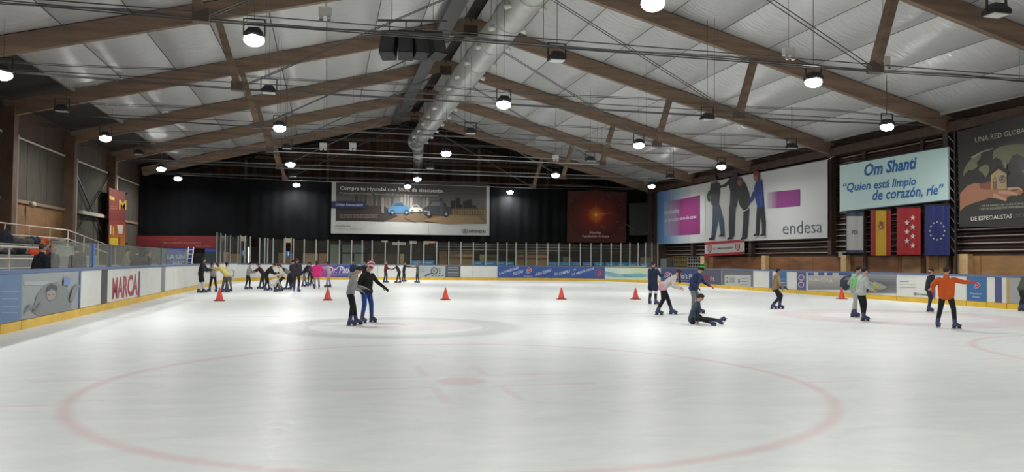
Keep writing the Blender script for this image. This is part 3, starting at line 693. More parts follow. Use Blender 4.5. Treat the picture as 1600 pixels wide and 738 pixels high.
# ================================================================== PROTECTIVE GLASS
m_glass = bpy.data.materials.new('clear_glass'); m_glass.use_nodes = True
_n = m_glass.node_tree.nodes; _l = m_glass.node_tree.links; _n.clear()
_o = _n.new('ShaderNodeOutputMaterial'); _t = _n.new('ShaderNodeBsdfTransparent'); _t.inputs[0].default_value = (.90, .93, .92, 1)
_g = _n.new('ShaderNodeBsdfGlossy'); _g.inputs['Roughness'].default_value = .06; _f = _n.new('ShaderNodeFresnel'); _f.inputs['IOR'].default_value = 1.35
_m = _n.new('ShaderNodeMixShader'); _gm = _n.new('ShaderNodeNewGeometry'); _s1 = _n.new('ShaderNodeMath'); _s1.operation = 'SUBTRACT'; _s1.inputs[0].default_value = 1; _l.new(_gm.outputs['Backfacing'], _s1.inputs[1]); _s2 = _n.new('ShaderNodeMath'); _s2.operation = 'MULTIPLY'; _l.new(_f.outputs[0], _s2.inputs[0]); _l.new(_s1.outputs[0], _s2.inputs[1]); _l.new(_s2.outputs[0], _m.inputs[0]); _l.new(_t.outputs[0], _m.inputs[1]); _l.new(_g.outputs[0], _m.inputs[2])
m_scuf = _n.new('ShaderNodeBsdfDiffuse'); m_scuf.inputs[0].default_value = (.6, .6, .55, 1); _m2 = _n.new('ShaderNodeMixShader'); _m2.inputs[0].default_value = .02
_l.new(_m.outputs[0], _m2.inputs[1]); _l.new(m_scuf.outputs[0], _m2.inputs[2]); _l.new(_m2.outputs[0], _o.inputs[0])
m_alu = mat('aluminium_post', (.36, .36, .35), .5, .4)
def zb(s): return BH(s)+.09
m_glass2 = m_glass.copy(); m_glass2.name = 'scuffed_glass'; m_glass2.node_tree.nodes['Mix Shader.001'].inputs[0].default_value = .15; m_glass2.node_tree.nodes['Fresnel'].inputs[0].default_value = 1.08
m_glass2.node_tree.nodes['Diffuse BSDF'].inputs[0].default_value = (.46, .46, .41, 1)
def glass_run(pxs, top, label, posts=True, ss=None, bigpost=()):
    ss = ss or [s_at(x) for x in pxs]; p0, n0 = PS(ss[0])
    t = thing('glass_screen', label, 'glass', (p0.x, p0.y, zb(ss[0])))
    for k, (a, b_) in enumerate(zip(ss, ss[1:])):
        tz = top if not callable(top) else top(a)
        strip(a+.05, b_-.05, zb(a), tz, .03, .045, m_glass if posts else m_glass2, 'glass_pane', t, step=.6)
    for k, s in enumerate(ss):
        if posts:
            p, nn = PS(s); p = p+nn*.04; tz = top if not callable(top) else top(s)
            R = Matrix.Rotation(atan2(nn.y, nn.x), 3, 'Z'); MB().box((p.x, p.y, (zb(s)+tz)/2+.04), (.05, .08, tz-zb(s)+.08), m_alu, R).build('post', t)
    return t
glass_run([339, 345, 352, 360, 372, 382, 391], 3.05, 'glass screen with metal posts by the white ladder, far left corner')
glass_run([405.5, 413.5, 418, 426.5, 444], 3.0, 'glass screen between the two sign frames at the far left')
glass_run([458, 475, 493.5, 512, 530, 549, 565.5, 581, 601.5, 622, 642, 662, 682, 701, 720, 739.5, 759, 777.5, 792, 806, 822, 839, 855.8, 873, 889.8, 906.5, 923, 939, 954.5, 969.5, 983.5, 996.5, 1008, 1018, 1027], 3.0, 'long glass screen with metal posts along the far end of the rink')
gl = glass_run([80, 113, 145, 172, 200, 233, 252, 270, 292], 1.92, 'low scuffed glass screen above the left boards', posts=False)
for px, m in ((145, mat('blue_post', (.06, .14, .36), .4)), (172, m_capg), (252, m_capg), (292, m_alu)):
    s = s_at(px); p, nn = PS(s); MB().box((p.x-.04, p.y, 1.62), (.1, .12, .68), m).build('post', gl)
strip(s_at(80), s_at(292), 1.925, 1.95, .02, .055, m_capg, 'top_edge', gl)
# glass beside and before the camera, on the near boards
glass_run(None, 2.6, 'glass screen on the near boards where the photographer stands', ss=[STOT-RC*pi/2-15.4+3.1*k for k in range(2)]+[STOT-RC*pi/2-15.4+3.1*3+1.0*k for k in (0, 3, 5)])
# gates with a cream sign above, far left
for a, c, nm in ((381.5, 390, 'left'), (449.5, 457, 'right')):
    pa, na = PS(s_at(a)); pc, nc = PS(s_at(c)); pm = (pa+pc)/2+na*.35
    t = thing('gate_frame', 'narrow metal gate frame with cream sign and blue square, %s one of two' % nm, 'gate', pm, atan2(na.y, na.x)-pi/2, 'gate frames at the far left end')
    hw = max(.24, (pc-pa).length/2); R = Matrix.Rotation(atan2(na.y, na.x)-pi/2, 3, 'Z')
    for sx in (-1, 1): MB().box(pm+R @ V((sx*hw, 0, 1.6)), (.06, .06, 3.2), m_alu, R).build('post', t)
    MB().box(pm+R @ V((0, -.02, 2.95)), (hw*2, .05, .32), P_('c9c2a2'), R).build('sign', t)
    o = MB().box(pm+R @ V((0, -.02, 1.95)), (hw*1.7, .04, .42), P_('3c76b0'), R).build('blue_sign', t)
    MB().box(pm+R @ V((0, -.045, 1.95)), (.08, .01, .26), P_('dfe8f2'), R).build('arrow', o)
m_lp = atv(388, 398, 63)
MB().tube(atv(388.5, 411, 62.9), atv(388.5, 386, 62.9), .001, m_house, n=3) and None
o = MB().tube(atv(388.5, 384, 62.9), V((atv(388.5, 411, 62.9).x, 62.9, -.12)), .035, m_house, n=6).tube(atv(388.5, 411, 62.88), atv(388.5, 386, 62.88), .06, mat('lit_tube', (.9, .85, .8), .4, emit=(1, .85, .75), es=1.2), n=8).build('fluorescent_tube', loc=m_lp); tag(o, 'glowing upright light tube beside the left gate frame', 'lamp')

# ================================================================== BANNERS ON THE RIGHT WALL
UB = 27.42
def wallR(x, y, off): return atu(x, y, UB-off)
def cloth(name, label, cat, quad, m, mp, back=.02, group=None, d=(1, 0, 0), nx=None):
    pts = [mp(x, y, 0) for x, y in quad]; c = sum(pts, V())/len(pts); t = thing(name, label, cat, (c.x, c.y, min(p.z for p in pts)), group=group)
    MB().prism(pts, m, V(d)*back).build('cloth', t); return t
q = [(1027, 382), (1293, 372), (1293, 250), (1027, 301)]
m_ban = mat('white_banner_cloth', (.44, .45, .44), .5, bump=.25, bscale=1.2)
t = cloth('banner', 'huge white banner of printed skaters with endesa lettering on the right wall', 'banner', q, m_ban, wallR)
p = Print(wallR, off=.01); p.dz = .002
def lx(x, t_): return (301+(250-301)*(x-1027)/266)*(1-t_)+(382+(372-382)*(x-1027)/266)*t_     # y at fraction down the banner
blues = ['5f8fc4', '7ea6cf', '9fbcd6', 'b4c6d2', 'babfbd']
for i in range(10):
    t_ = i/9*(len(blues)-1); k = min(int(t_), 3); t_ -= k; A, B = H(blues[k]), H(blues[k+1]); cc = [A[j]*(1-t_)+B[j]*t_ for j in range(3)]; a = 1027+5.2*i; c = a+5.2; oo = p.o
    p.poly([(a, lx(a, 1)), (c, lx(c, 1)), (c, lx(c, 0)), (a, lx(a, 0))], mat('blue_fade_%d' % i, [.75*q_ for q_ in cc], .6)); p.o = oo
p.nx()
def fade(x0, x1, yt0, yt1, yb0, yb1, A, B, n=9, tag_=''):
    A, B = H(A), H(B); oo = p.o
    for i in range(n):
        t_ = i/(n-1); cc = [A[j]*(1-t_)+B[j]*t_ for j in range(3)]; a = x0+(x1-x0)*i/n; c = x0+(x1-x0)*(i+1)/n
        f = lambda y0, y1, x: y0+(y1-y0)*(x-x0)/(x1-x0)
        p.poly([(a, f(yb0, yb1, a)), (c, f(yb0, yb1, c)), (c, f(yt0, yt1, c)), (a, f(yt0, yt1, a))], mat('magenta_fade_%s%d' % (tag_, i), [.7*q_ for q_ in cc], .6)); p.o = oo
    p.nx()
fade(1038, 1066, 315, 311, 369, 368, 'a9b2cf', '97407c', tag_='a'); fade(1066, 1094, 311, 305, 368, 366, '97407c', '86256f', tag_='b')
p.poly([(1094, 366), (1102, 365.5), (1102, 304), (1094, 305)], P_('c6c9c4'))
fade(1198, 1216, 301, 299, 326, 325, 'b7b4bc', '8c3a84', tag_='c'); fade(1216, 1250, 299, 296, 325, 322, '8c3a84', '852a80', tag_='d')
TW = P_('e4dde6')
p.text('Innovación', (1038.5, 336), (1061, 332.5), 8, TW, bold=.01, hv=(0, -7.5)); p.text('es aprender unos de otros', (1038.5, 349), (1088, 342.5), 8, TW, hv=(0, -7))
p.text('endesa', (1223, 366.5), (1284, 363.5), 18, P_('4d5b66'), bold=-.01, hv=(0, -20))
# printed skaters (heads cut out above the top edge)
DK, JN, SK = P_('1c2026'), P_('2c4660'), P_('8a6458')
fp = Print(wallR, off=.03); fp.dz = .002
fp.stroke([(1118, 320), (1117, 350), (1114, 372)], [9, 8, 6], JN); fp.stroke([(1120, 322), (1127, 347), (1129, 366)], [9, 8, 6], JN)
fp.poly([(1109, 300), (1110, 288), (1117, 283), (1124, 286), (1125, 300), (1122, 322), (1112, 321), (1110, 312)], DK); fp.stroke([(1109, 298), (1106, 308), (1108, 315)], [4, 4, 3], DK); fp.ell(1114.5, 281, 5, 6.5, SK); fp.ell(1114, 278, 5.4, 5, DK)
fp.stroke([(1125, 292), (1133, 290), (1140, 284)], [4, 5, 5], DK)
fp.poly([(1137, 282), (1144, 276), (1152, 278), (1155, 300), (1150, 324), (1140, 324), (1141, 300)], DK); fp.stroke([(1144, 322), (1143, 350), (1143, 370)], [10, 9, 8], DK); fp.ell(1149, 277, 4.5, 6, DK)
fp.poly([(1150, 292), (1156, 284), (1164, 286), (1170, 302), (1172, 318), (1163, 331), (1156, 322), (1152, 308)], P_('2a2c2a')); fp.stroke([(1166, 326), (1165, 350), (1163, 371)], [9, 8, 8], DK); fp.ell(1156, 284, 4.6, 7, P_('5a3230')); fp.ell(1155.5, 286, 3, 4.5, SK); fp.stroke([(1160, 331), (1169, 327)], 1.2, P_('d0d2d0'))
fp.poly([(1178, 294), (1182, 281), (1190, 280), (1192, 300), (1194, 325), (1184, 327), (1180, 312)], P_('223c78')); fp.stroke([(1179, 300), (1174, 312), (1168, 318)], [5, 5, 4], P_('223c78'))
fp.stroke([(1186, 324), (1184, 348), (1183, 366)], [7, 6, 5], DK); fp.stroke([(1190, 324), (1193, 348), (1193, 366)], [7, 6, 5], DK); fp.ell(1182, 276, 5, 7, P_('5a3034')); fp.ell(1181, 279, 3.4, 4.8, SK); fp.ell(1182, 271, 5, 3.4, P_('7a3038'))
fp.stroke([(1187, 305), (1190, 320)], 3, P_('2c50a0'))
for x, y in ((1112, 373.5), (1128, 368), (1141, 372.5), (1162, 372.5), (1182, 367), (1192.5, 367)):
    fp.poly([(x-5, y+2.4), (x+3.4, y+1.4), (x+3, y-3), (x-1, y-2.5), (x-4.5, y-.4)], DK); fp.stroke([(x-5, y+3.2), (x+5, y+2)], .7, P_('dcdcda'))
p.build('print', t); fp.build('skater_print', t, 'printed life-size skaters')
MB().tube(atu(1293, 250, UB), atu(1303, 244, UB), .02, m_steel, n=5).tube(atu(1027, 300.5, UB), atu(1293, 249.5, UB), .02, m_steel, n=5).build('top_rod', t)
# screen
q = [(1312, 331), (1482, 312), (1481, 230), (1312, 259)]
m_scr = mat('projection_screen', (.38, .50, .49), .7, emit=(.42, .60, .58), es=.12)
t = cloth('projection_screen', 'pale turquoise screen reading Om Shanti above the flags', 'screen', q, m_scr, wallR, .08)
p = Print(wallR, off=.004); p.dz = .002; TB = mat('projected_blue', (.02, .12, .33), .7)
p.text('Om Shanti', (1350, 276.5), (1432.5, 264), 20, TB, bold=.035, shear=.2, hv=(0, -20)); p.text('“Quien está limpio', (1317, 304), (1431.5, 293.5), 18, TB, bold=.026, shear=.2, hv=(0, -18)); p.text('de corazón, ríe”', (1363, 317), (1474, 307), 18, TB, bold=.026, shear=.2, hv=(0, -20))
p.build('lettering', t)
MB().tube(atu(1310, 258, UB), atu(1484, 228.5, UB), .03, m_house, n=6).tube(atu(1310, 331.8, UB), atu(1484, 312.8, UB), .03, m_house, n=6).build('frame', t)
# flags
def flagm(x, y, off): return atu(x, y, UB-.03-off-.035*sin(x*.42))
def flag(name, label, x0, x1, yt, yb, fn, sway=0):
    c = atu((x0+x1)/2, yb, UB-.03); t = thing('flag', label, 'flag', c, group=None)
    p = Print(flagm, off=.0, step=.8); p.dz = .012; fn(p, x0, x1, yt, yb); p.mb.build('cloth', t)
    b = MB(); b.tube(atu(x0-1, yt-.3, UB-.03), atu(x1+1, yt-1.8, UB-.03), .03, m_house, n=6); b.build('rod', t)
def f_white(p, a, b, y0, y1):
    p.rect(a, y1-1, b, y0, P_('2c3450')); p.rect(a+1, y1-6, b-2, y0+6, P_('b9b9b8'))
    p.text('FDI', (a+9, y0+34.5), (a+18, y0+34), 6, P_('35383c'), bold=.03, hv=(0, -6)); p.ell(a+16.5, y0+31, 1.6, 3, P_('8a8460'), 8)
def f_spain(p, a, b, y0, y1):
    w_ = b-a; p.rect(a, y1, b, y0, P_('a0121c')); p.rect(a+w_*.26, y1, a+w_*.78, y0, P_('cfa80e')); cx, cy = a+w_*.5, y0+25
    p.rect(cx-4, cy-5, cx-3, cy+6, P_('9a7a50')); p.rect(cx+3.4, cy-5, cx+4.4, cy+6, P_('9a7a50')); p.ell(cx+.2, cy, 3.2, 4.5, P_('8c3c2c'), 10); p.ell(cx+.2, cy-6, 3, 2, P_('7c4a28'), 8); p.ell(cx+.2, cy+1, 1.6, 2.2, P_('c9a49a'), 8)
def f_madrid(p, a, b, y0, y1):
    p.rect(a, y1, b, y0, P_('ab1220')); cx = (a+b)/2+1.5
    for i in range(4): p.star(cx+5, y0+15.5+i*14.6, 5, P_('d9d4d2'), sx=.9)
    for i in range(3): p.star(cx-4, y0+23.2+i*14.3, 5, P_('d9d4d2'), sx=.9)
def f_eu(p, a, b, y0, y1):
    p.rect(a, y1, b, y0, P_('15256c')); cx, cy = (a+b)/2, (y0+y1)/2+1
    for i in range(12): p.star(cx+11.5*sin(i*pi/6), cy-14*cos(i*pi/6), 1.9, P_('cdc79e'))
flag('flag', 'white flag with dark blue edges, first from the left under the screen', 1322, 1350, 332, 397, f_white)
flag('flag', 'red and yellow Spanish flag with a crest under the screen', 1360, 1392, 329, 399.5, f_spain)
flag('flag', 'red flag with seven white stars under the screen', 1401, 1438.5, 325, 398, f_madrid)
flag('flag', 'blue flag with a ring of twelve stars under the screen', 1445, 1484, 321, 399, f_eu)
# club banner
q = [(1101, 401), (1163, 397), (1163, 374.2), (1101, 379)]
t = cloth('club_banner', 'red and white club banner with two crests under the skater banner', 'banner', q, P_('bdb9b4'), wallR)
for x, y in ((1106, 381), (1158, 377)): a = atu(x, y, UB); MB().bx(UB+.02, WR-.125, a.y-.05, a.y+.05, a.z-.05, a.z+.05, m_house).build('batten', t)
p = Print(wallR, off=.006); p.dz = .002; RD = P_('a32030')
p.poly([(1101, 383.3), (1163, 378.3), (1163, 374.2), (1101, 379)], RD); p.poly([(1101, 401), (1163, 397), (1163, 393.3), (1101, 396.9)], RD)
p.text('H.C. MAJADAHONDA', (1114.5, 391.6), (1145, 389.4), 4, P_('4a4546'), bold=.01, hv=(0, -4.2))
for x, y in ((1109, 390), (1152.5, 386.6)): p.poly([(x-3.4, y-5.5), (x+3.4, y-6), (x+3.4, y+1.5), (x, y+5.6), (x-3.4, y+2)], P_('7c2830')); p.poly([(x-2.4, y-4.4), (x+2.4, y-4.8), (x+2.4, y+1), (x, y+4), (x-2.4, y+1.4)], P_('c9b0a8')); p.text('B', (x-1.3, y+1.8), (x+1.3, y+1.6), 4, P_('7c2830'), hv=(0, -4.6))
p.build('print', t)
# globe banner
q = [(1499, 354), (1690, 357), (1690, 156), (1496, 206)]
t = cloth('banner', 'black banner with a hand holding a wooden house before a globe map', 'banner', q, mat('black_banner', (.022, .021, .019), .42, bump=.5, bscale=1), wallR)
p = Print(wallR, off=.006); p.dz = .002; TN, GW = P_('6a6a52'), P_('b9b4a6')
p.text('UNA RED GLOBAL', (1523.5, 223), (1606, 206.5), 9, GW, hv=(0, -8))
p.poly([(1504, 278), (1506, 266), (1512, 255), (1520, 246), (1530, 239), (1534, 243), (1530, 250), (1526, 254), (1528, 260), (1520, 266), (1513, 266), (1508, 272)], TN)
p.poly([(1530, 262), (1540, 257), (1546, 260), (1546, 268), (1540, 278), (1535, 270), (1529, 266)], TN)
p.poly([(1552, 236), (1562, 229), (1580, 226), (1600, 225), (1625, 224), (1640, 236), (1650, 252), (1640, 262), (1628, 252), (1618, 248), (1610, 262), (1600, 246), (1590, 241), (1583, 243), (1576, 256), (1570, 264), (1564, 250), (1556, 246), (1551, 250)], TN)
p.poly([(1596, 268), (1601, 264), (1606, 268), (1600, 271)], TN); p.poly([(1516, 246), (1535, 236), (1551, 232), (1550, 233.5), (1536, 238), (1520, 248)], P_('8a8a80'))
SKN = P_('9a6a50'); SK2 = P_('b58a70')
p.poly([(1500, 330), (1500, 303), (1512, 290), (1524, 286), (1536, 288), (1550, 292), (1568, 296), (1584, 298), (1597, 296), (1600, 300), (1594, 305), (1580, 306), (1574, 308), (1573, 314), (1560, 311), (1548, 309), (1536, 313), (1520, 318), (1508, 323)], SKN)
p.stroke([(1560, 300), (1580, 302), (1590, 304)], [5, 5, 4], SK2); p.stroke([(1574, 295.5), (1590, 294), (1597, 297)], [4, 4, 3], SK2); p.stroke([(1552, 305), (1566, 310), (1572, 313)], [6, 5, 4], SK2); p.poly([(1530, 288), (1546, 284), (1552, 290), (1546, 297), (1532, 295)], P_('7a4a3a'))
p.poly([(1548, 296.5), (1548, 272), (1560, 260), (1573, 270), (1573.5, 295.5)], P_('9c8a64')); p.poly([(1543.5, 273), (1559, 257.5), (1577, 268), (1575, 273), (1560, 264), (1547, 275)], P_('1d1a18')); p.poly([(1551, 296.3), (1551, 284), (1557.5, 283.6), (1557.5, 296)], P_('6e5636')); p.stroke([(1552, 283), (1554, 276), (1557, 282.5)], 1.2, P_('5e4a2e'))
p.ell(1566.3, 280, 5.6, 6.2, P_('1a1816')); p.ring(1566.3, 280, 4.4, 4.9, .6, GW); p.text('C21', (1563.2, 282.6), (1569.2, 282.2), 5, GW, bold=.02, hv=(0, -5)); p.rect(1569, 254, 1573, 263, P_('7a7460'))
p.text('• DE 84 PAÍSES • DE 14.000 AGENCIAS', (1531.5, 323.5), (1606, 319), 3.6, GW, hv=(0, -3.6)); p.text('• DE 147.000 ASESORES INMOBILIARIOS', (1530.5, 329), (1606, 324), 3.6, GW, hv=(0, -3.6))
p.text('DE ESPECIALISTAS', (1517, 345.5), (1581, 341), 6.5, P_('d4d0c6'), bold=.012, hv=(0, -6.6)); p.text('LOCALES', (1583.5, 341), (1612, 339), 6.5, P_('6a675f'), bold=.012, hv=(0, -6.4))
p.build('print', t)
# lattice tower between flags and globe banner
pa = atu(1490, 300, 27.6); t = thing('lattice_column', 'dark lattice column between the blue flag and the globe banner', 'column', (27.55, pa.y, -.1))
for dy in (-.22, .22): MB().bx(27.46, 27.54, pa.y+dy-.04, pa.y+dy+.04, -.1, 7.6, m_house).build('rail', t)
for k in range(12):
    z = 2.1+k*.45; MB().beam((27.5, pa.y-.22, z), (27.5, pa.y+.22, z+.45), .03, .03, m_steel).build('brace', t)
# small things along the right wall
def wallthing(name, label, cat, x0, x1, y0, y1, m, th=.06, u=WR-.12, extra=None):
    a, c = atu(x0, y1, u), atu(x1, y0, u); t = thing(name, label, cat, (u, (a.y+c.y)/2, min(a.z, c.z)))
    MB().bx(u-th, u, min(a.y, c.y), max(a.y, c.y), min(a.z, c.z), max(a.z, c.z), m).build('panel', t)
    return t, a, c
t, a, c = wallthing('notice', 'small white notice on the wall under the white flag', 'sign', 1311, 1317, 394, 402, P_('b5b0a6'))
t, a, c = wallthing('door', 'pale grey door leaf behind the far right corner', 'door', 1033, 1042, 404, 420, P_('93a5a0'))
MB().bx(a[0]-.1, a[0]-.06, c[1]+.3, c[1]+.45, 1.0, 1.1, m_steel).build('handle', t)
t, a, c = wallthing('door', 'narrow dark door leaf right of the pale door', 'door', 1042.5, 1051, 404, 420, mat('dark_green_door', (.07, .08, .07), .6))
def grid(name, label, x0, x1, y0, y1, mframe, mback, nx, ny):
    u = WR-.2; a, c = atu(x0, y1, u), atu(x1, y0, u); y0_, y1_ = sorted((a.y, c.y)); z0, z1 = sorted((a.z, c.z)); t = thing(name, label, 'gate', (u, (y0_+y1_)/2, z0))
    MB().bx(u+.03, u+.06, y0_, y1_, z0, z1, mback).build('panel', t)
    for i in range(nx+1): y = y0_+(y1_-y0_)*i/nx; MB().bx(u-.02, u+.02, y-.03, y+.03, z0, z1, mframe).build('bar', t)
    for i in range(ny+1): z = z0+(z1-z0)*i/ny; MB().bx(u-.05, u-.02, y0_, y1_, z-.025, z+.025, mframe).build('rail', t)
grid('grille_gate', 'tan barred gate in the far right corner', 1052, 1074, 401, 421, P_('8a7c54'), P_('5c5236'), 6, 3)
grid('grille_gate', 'black grille with white rails left of the wooden wall', 1075, 1099, 401.5, 421.5, P_('a8a6a0'), mat('black_void', (.008, .008, .01), .9), 6, 4)

# ================================================================== FAR END BANNERS
VB = 63.95
def farp(x, y, off): return atv(x, y, VB-off)
q = [(517, 365), (764.5, 368.5), (765, 290.5), (518.5, 284)]
t = cloth('banner', 'wide white-framed car advert banner on the black curtain', 'banner', q, P_('b4b5b2'), farp, .03, d=(0, 1, 0))
p = Print(farp, off=.006); p.dz = .0016
p.grad(525, 285, 760, 325, ['2c2724', '3a3430', '52504c', '5c5b58'], 8, vert=True)
p.poly([(524.5, 324), (760, 325), (760, 350), (524.5, 345)], P_('6e5a44')); p.poly([(524.5, 316), (600, 322), (622, 338), (600, 347), (524.5, 345)], P_('2c211c'))
R_ = random.Random(3)
for x in range(548, 612, 7): p.rect(x, 300+R_.uniform(0, 8), x+4, 322, P_(R_.choice(['4a403a', '5c5048', '6c6056', '3c3430'])))
for x in range(626, 672, 5): p.rect(x, 304+R_.uniform(-2, 6), x+3.4, 325, P_(R_.choice(['8c857c', '6e6862', 'a09a90', '5a5450'])))
for x, h in ((690, 8), (704, 12), (712, 16), (716, 6), (724, 12), (730, 14), (737, 5)): p.rect(x, 326-h, x+7, 326, P_('26201e'))
for x in (738, 742, 746, 751, 755): p.stroke([(x, 336), (x+.3, 318)], [1, .3], P_('4c4434')); 
for x in range(704, 758, 4): p.rect(x, 328, x+.8, 335, P_('9c8a64'))
p.rect(702, 328.4, 758, 329.4, P_('8a7a58')); p.rect(596, 309, 600, 333, P_('7c746c')); p.poly([(660, 345), (700, 335), (745, 338), (758, 348), (700, 350)], P_('8a7252'))
p.stroke([(632, 340), (644, 346), (650, 348)], .7, P_('3a3028'))
def car(x0, x1, y0, y1, m, m2, tall=1):
    w_, h = x1-x0, y1-y0
    p.poly([(x0, y1-h*.2), (x0+w_*.02, y0+h*.5), (x0+w_*.16, y0+h*.38), (x0+w_*.3, y0+h*.05), (x0+w_*.62, y0), (x0+w_*.78, y0+h*.36), (x1-w_*.04, y0+h*.46), (x1, y1-h*.25), (x1-w_*.04, y1-h*.08), (x0+w_*.04, y1-h*.08)], m)
    p.poly([(x0+w_*.22, y0+h*.36), (x0+w_*.33, y0+h*.1), (x0+w_*.6, y0+h*.07), (x0+w_*.72, y0+h*.36)], m2)
    for a in (.2, .8): p.ell(x0+w_*a, y1-h*.12, h*.19, h*.2, P_('1a1a1c'), 12); p.ell(x0+w_*a, y1-h*.12, h*.1, h*.11, P_('8c8c8c'), 8)
car(606, 642, 315.5, 334.5, P_('2f6f98'), P_('26343e')); car(640, 660, 320, 332, P_('c4c2bc'), P_('5c5c5c')); car(661, 706, 313, 337.5, P_('34363a'), P_('5e6064'))
p.stroke([(690, 314), (691, 326), (690.5, 338)], [4, 5, 3], P_('3c4656')); p.ell(689.5, 312, 1.8, 2.4, P_('30262a'), 10)
p.stroke([(662, 330), (672, 331)], 1.2, P_('a8a8a4'))
p.poly([(517.7, 326), (570.5, 326), (570.5, 315.5), (518, 314.5)], P_('1c2450'))
WH = P_('d4d2ce')
p.text('Compra tu Hyundai con 500€ de descuento.', (531.5, 298.5), (693.5, 303), 8, WH, bold=.015, hv=(0, -8)); p.text('Presentando el código "bienvenida24" en el momento de la compra', (531.5, 304), (684, 308), 3.6, P_('a8a4a0'), hv=(0, -3.8))
p.text('Código: bienvenida24', (524, 322.4), (567, 323.3), 4.6, P_('b9bcd4'), bold=.02, hv=(0, -4.6)); p.lines(531, 590, (335.4, 337.6, 339.8), .7, P_('857c76'))
p.text('Hyundai Barcelona', (523.8, 354.6), (548, 355), 2.8, P_('6c6c6c'), bold=.03, hv=(0, -3)); p.text('C/ Ebanista 2. Majadahonda', (523.8, 358.9), (565, 359.6), 2.6, P_('7c7c7c'), hv=(0, -2.8))
p.ring(726.5, 361.6, 4.4, 2.8, .8, P_('3a3c3e')); p.stroke([(724.6, 363.6), (725.6, 359.6)], .9, P_('3a3c3e')); p.stroke([(727.6, 363.6), (728.6, 359.6)], .9, P_('3a3c3e')); p.stroke([(725, 361.9), (728, 361.3)], .7, P_('3a3c3e'))
p.text('HYUNDAI', (733, 364), (758.5, 364.3), 4.4, P_('3a3c3e'), bold=.03, hv=(0, -4.3)); p.stroke([(670, 349), (669.5, 367)], .35, P_('5a5a58'))
p.build('print', t)
q = [(886, 379), (978, 379.5), (979.5, 300), (887, 298)]
t = cloth('banner', 'dark red banner with a glowing golden star burst on the curtain', 'banner', q, mat('dark_red_cloth', (.05, .008, .004), .8), farp, .03, d=(0, 1, 0))
p = Print(farp, off=.006); p.dz = .0012
R_ = random.Random(5)
C0, C1 = H('380b06'), H('7c2406')
for i in range(14):
    r = 1-i/14; k = (i/13)**1.4; cc = [C0[j]*(1-k)+C1[j]*k for j in range(3)]; p.ell(931.5, 336, 44*r+2, 37*r+2, mat('ember_%d' % i, cc, .8), 28)
C0, C1 = H('7c2406'), H('c0640c')
for i in range(6):
    r = 1-i/6; cc = [C0[j]*(1-i/5)+C1[j]*i/5 for j in range(3)]; p.ell(931.5, 336, 13*r+1.2, 13*r+1.2, mat('ember_b%d' % i, cc, .8), 20, a0=.2)
for a, L, w_ in ((90, 20, 1.6), (-90, 19, 1.6), (8, 26, 2.4), (-4, 16, 1), (145, 17, 1), (180, 22, .5), (0, 44, .35), (215, 12, .8), (165, 12, .5), (60, 10, .5), (-55, 10, .5)):
    a = radians(a); p.poly([(931.3-w_*.5*sin(a), 336-w_*.5*cos(a)), (931.3+L*cos(a), 336-L*sin(a)), (931.3+w_*.5*sin(a), 336+w_*.5*cos(a))], P_('c8801c'))
p.ell(931.3, 336, 2.2, 2.4, P_('e0b45a'), 10)
for i in range(26): p.ell(R_.uniform(890, 975), R_.uniform(302, 374), .6, .6, P_(R_.choice(['b86a4a', '9a4424', 'c48a70'])), 6)
p.text('Risoïta', (921.5, 365.5), (939, 365.5), 3.6, P_('c8a89c'), bold=.02, hv=(0, -3.8)); p.text('Fundación Arianta', (910, 371), (951.5, 371.3), 3.4, P_('c8a89c'), bold=.02, hv=(0, -3.6))
p.build('print', t)
# grey-green panel right of it, and the dark cable swag
t = cloth('wall_cover', 'dark grey-green sheet hanging right of the red star banner', 'sheet', [(983, 368), (1024, 368), (1024, 316), (983, 318)], MATS['dark_green_panel'], farp, .03, d=(0, 1, 0))
b = MB(); pts = [(978, 350), (990, 359), (1003, 364.5), (1026, 364)]
for (a, c), (e, f) in zip(pts, pts[1:]): b.tube(farp(a, c, .05), farp(e, f, .05), .02, m_steel, n=5)
o = b.build('cable', loc=farp(1003, 364, .05)); tag(o, 'sagging pale cable right of the red star banner', 'cable')
# red sign band left
VL = 63.9
def farl(x, y, off): return atv(x, y, VL-off)
t = cloth('sign_band', 'long red sign with pale text at the far left', 'sign', [(213.5, 387), (338, 388.5), (338, 369), (213.5, 368.5)], P_('6e1014'), farl, .05, d=(0, 1, 0))
p = Print(farl, off=.006); p.text('VIVE LA EXPERIENCIA SOBRE EL HIELO', (223, 374.5), (279, 375), 3, P_('8c3634'), hv=(0, -2.8)); p.text('POR TU COMPROMISO CON LOS PARTIDOS', (255, 381), (314, 381.6), 3, P_('b0726c'), hv=(0, -3)); p.text('TRABAJO Y ESFUERZO', (305, 386.2), (329, 386.8), 2.2, P_('b0726c'), hv=(0, -2.2)); p.build('lettering', t)
t = cloth('sign_board', 'bright blue sign lettered LA UNI HAC beside the white ladder', 'sign', [(260.5, 419), (301.5, 419), (301.5, 388.4), (260.5, 388)], P_('1c449e'), farl, .05, d=(0, 1, 0))
p = Print(farl, off=.006); p.text('LA UNI', (261.5, 405), (291, 405), 7.4, P_('b9c4d6'), bold=.03, hv=(0, -7.4)); p.text('HAC', (270, 415.6), (288, 415.6), 7.4, P_('b9c4d6'), bold=.03, hv=(0, -7.4)); p.build('lettering', t)
t = cloth('sign_board', 'small blue sign right of the dark doorway', 'sign', [(320, 394), (337.5, 394), (337.5, 388.8), (320, 388.6)], P_('1c449e'), farl, .05, d=(0, 1, 0))
t = cloth('window_panel', 'grey glazed panel with a faded red ring left of the blue sign', 'panel', [(229, 419), (259.5, 419), (259.5, 388), (229, 387.8)], P_('5c6468'), farl, .05, d=(0, 1, 0))
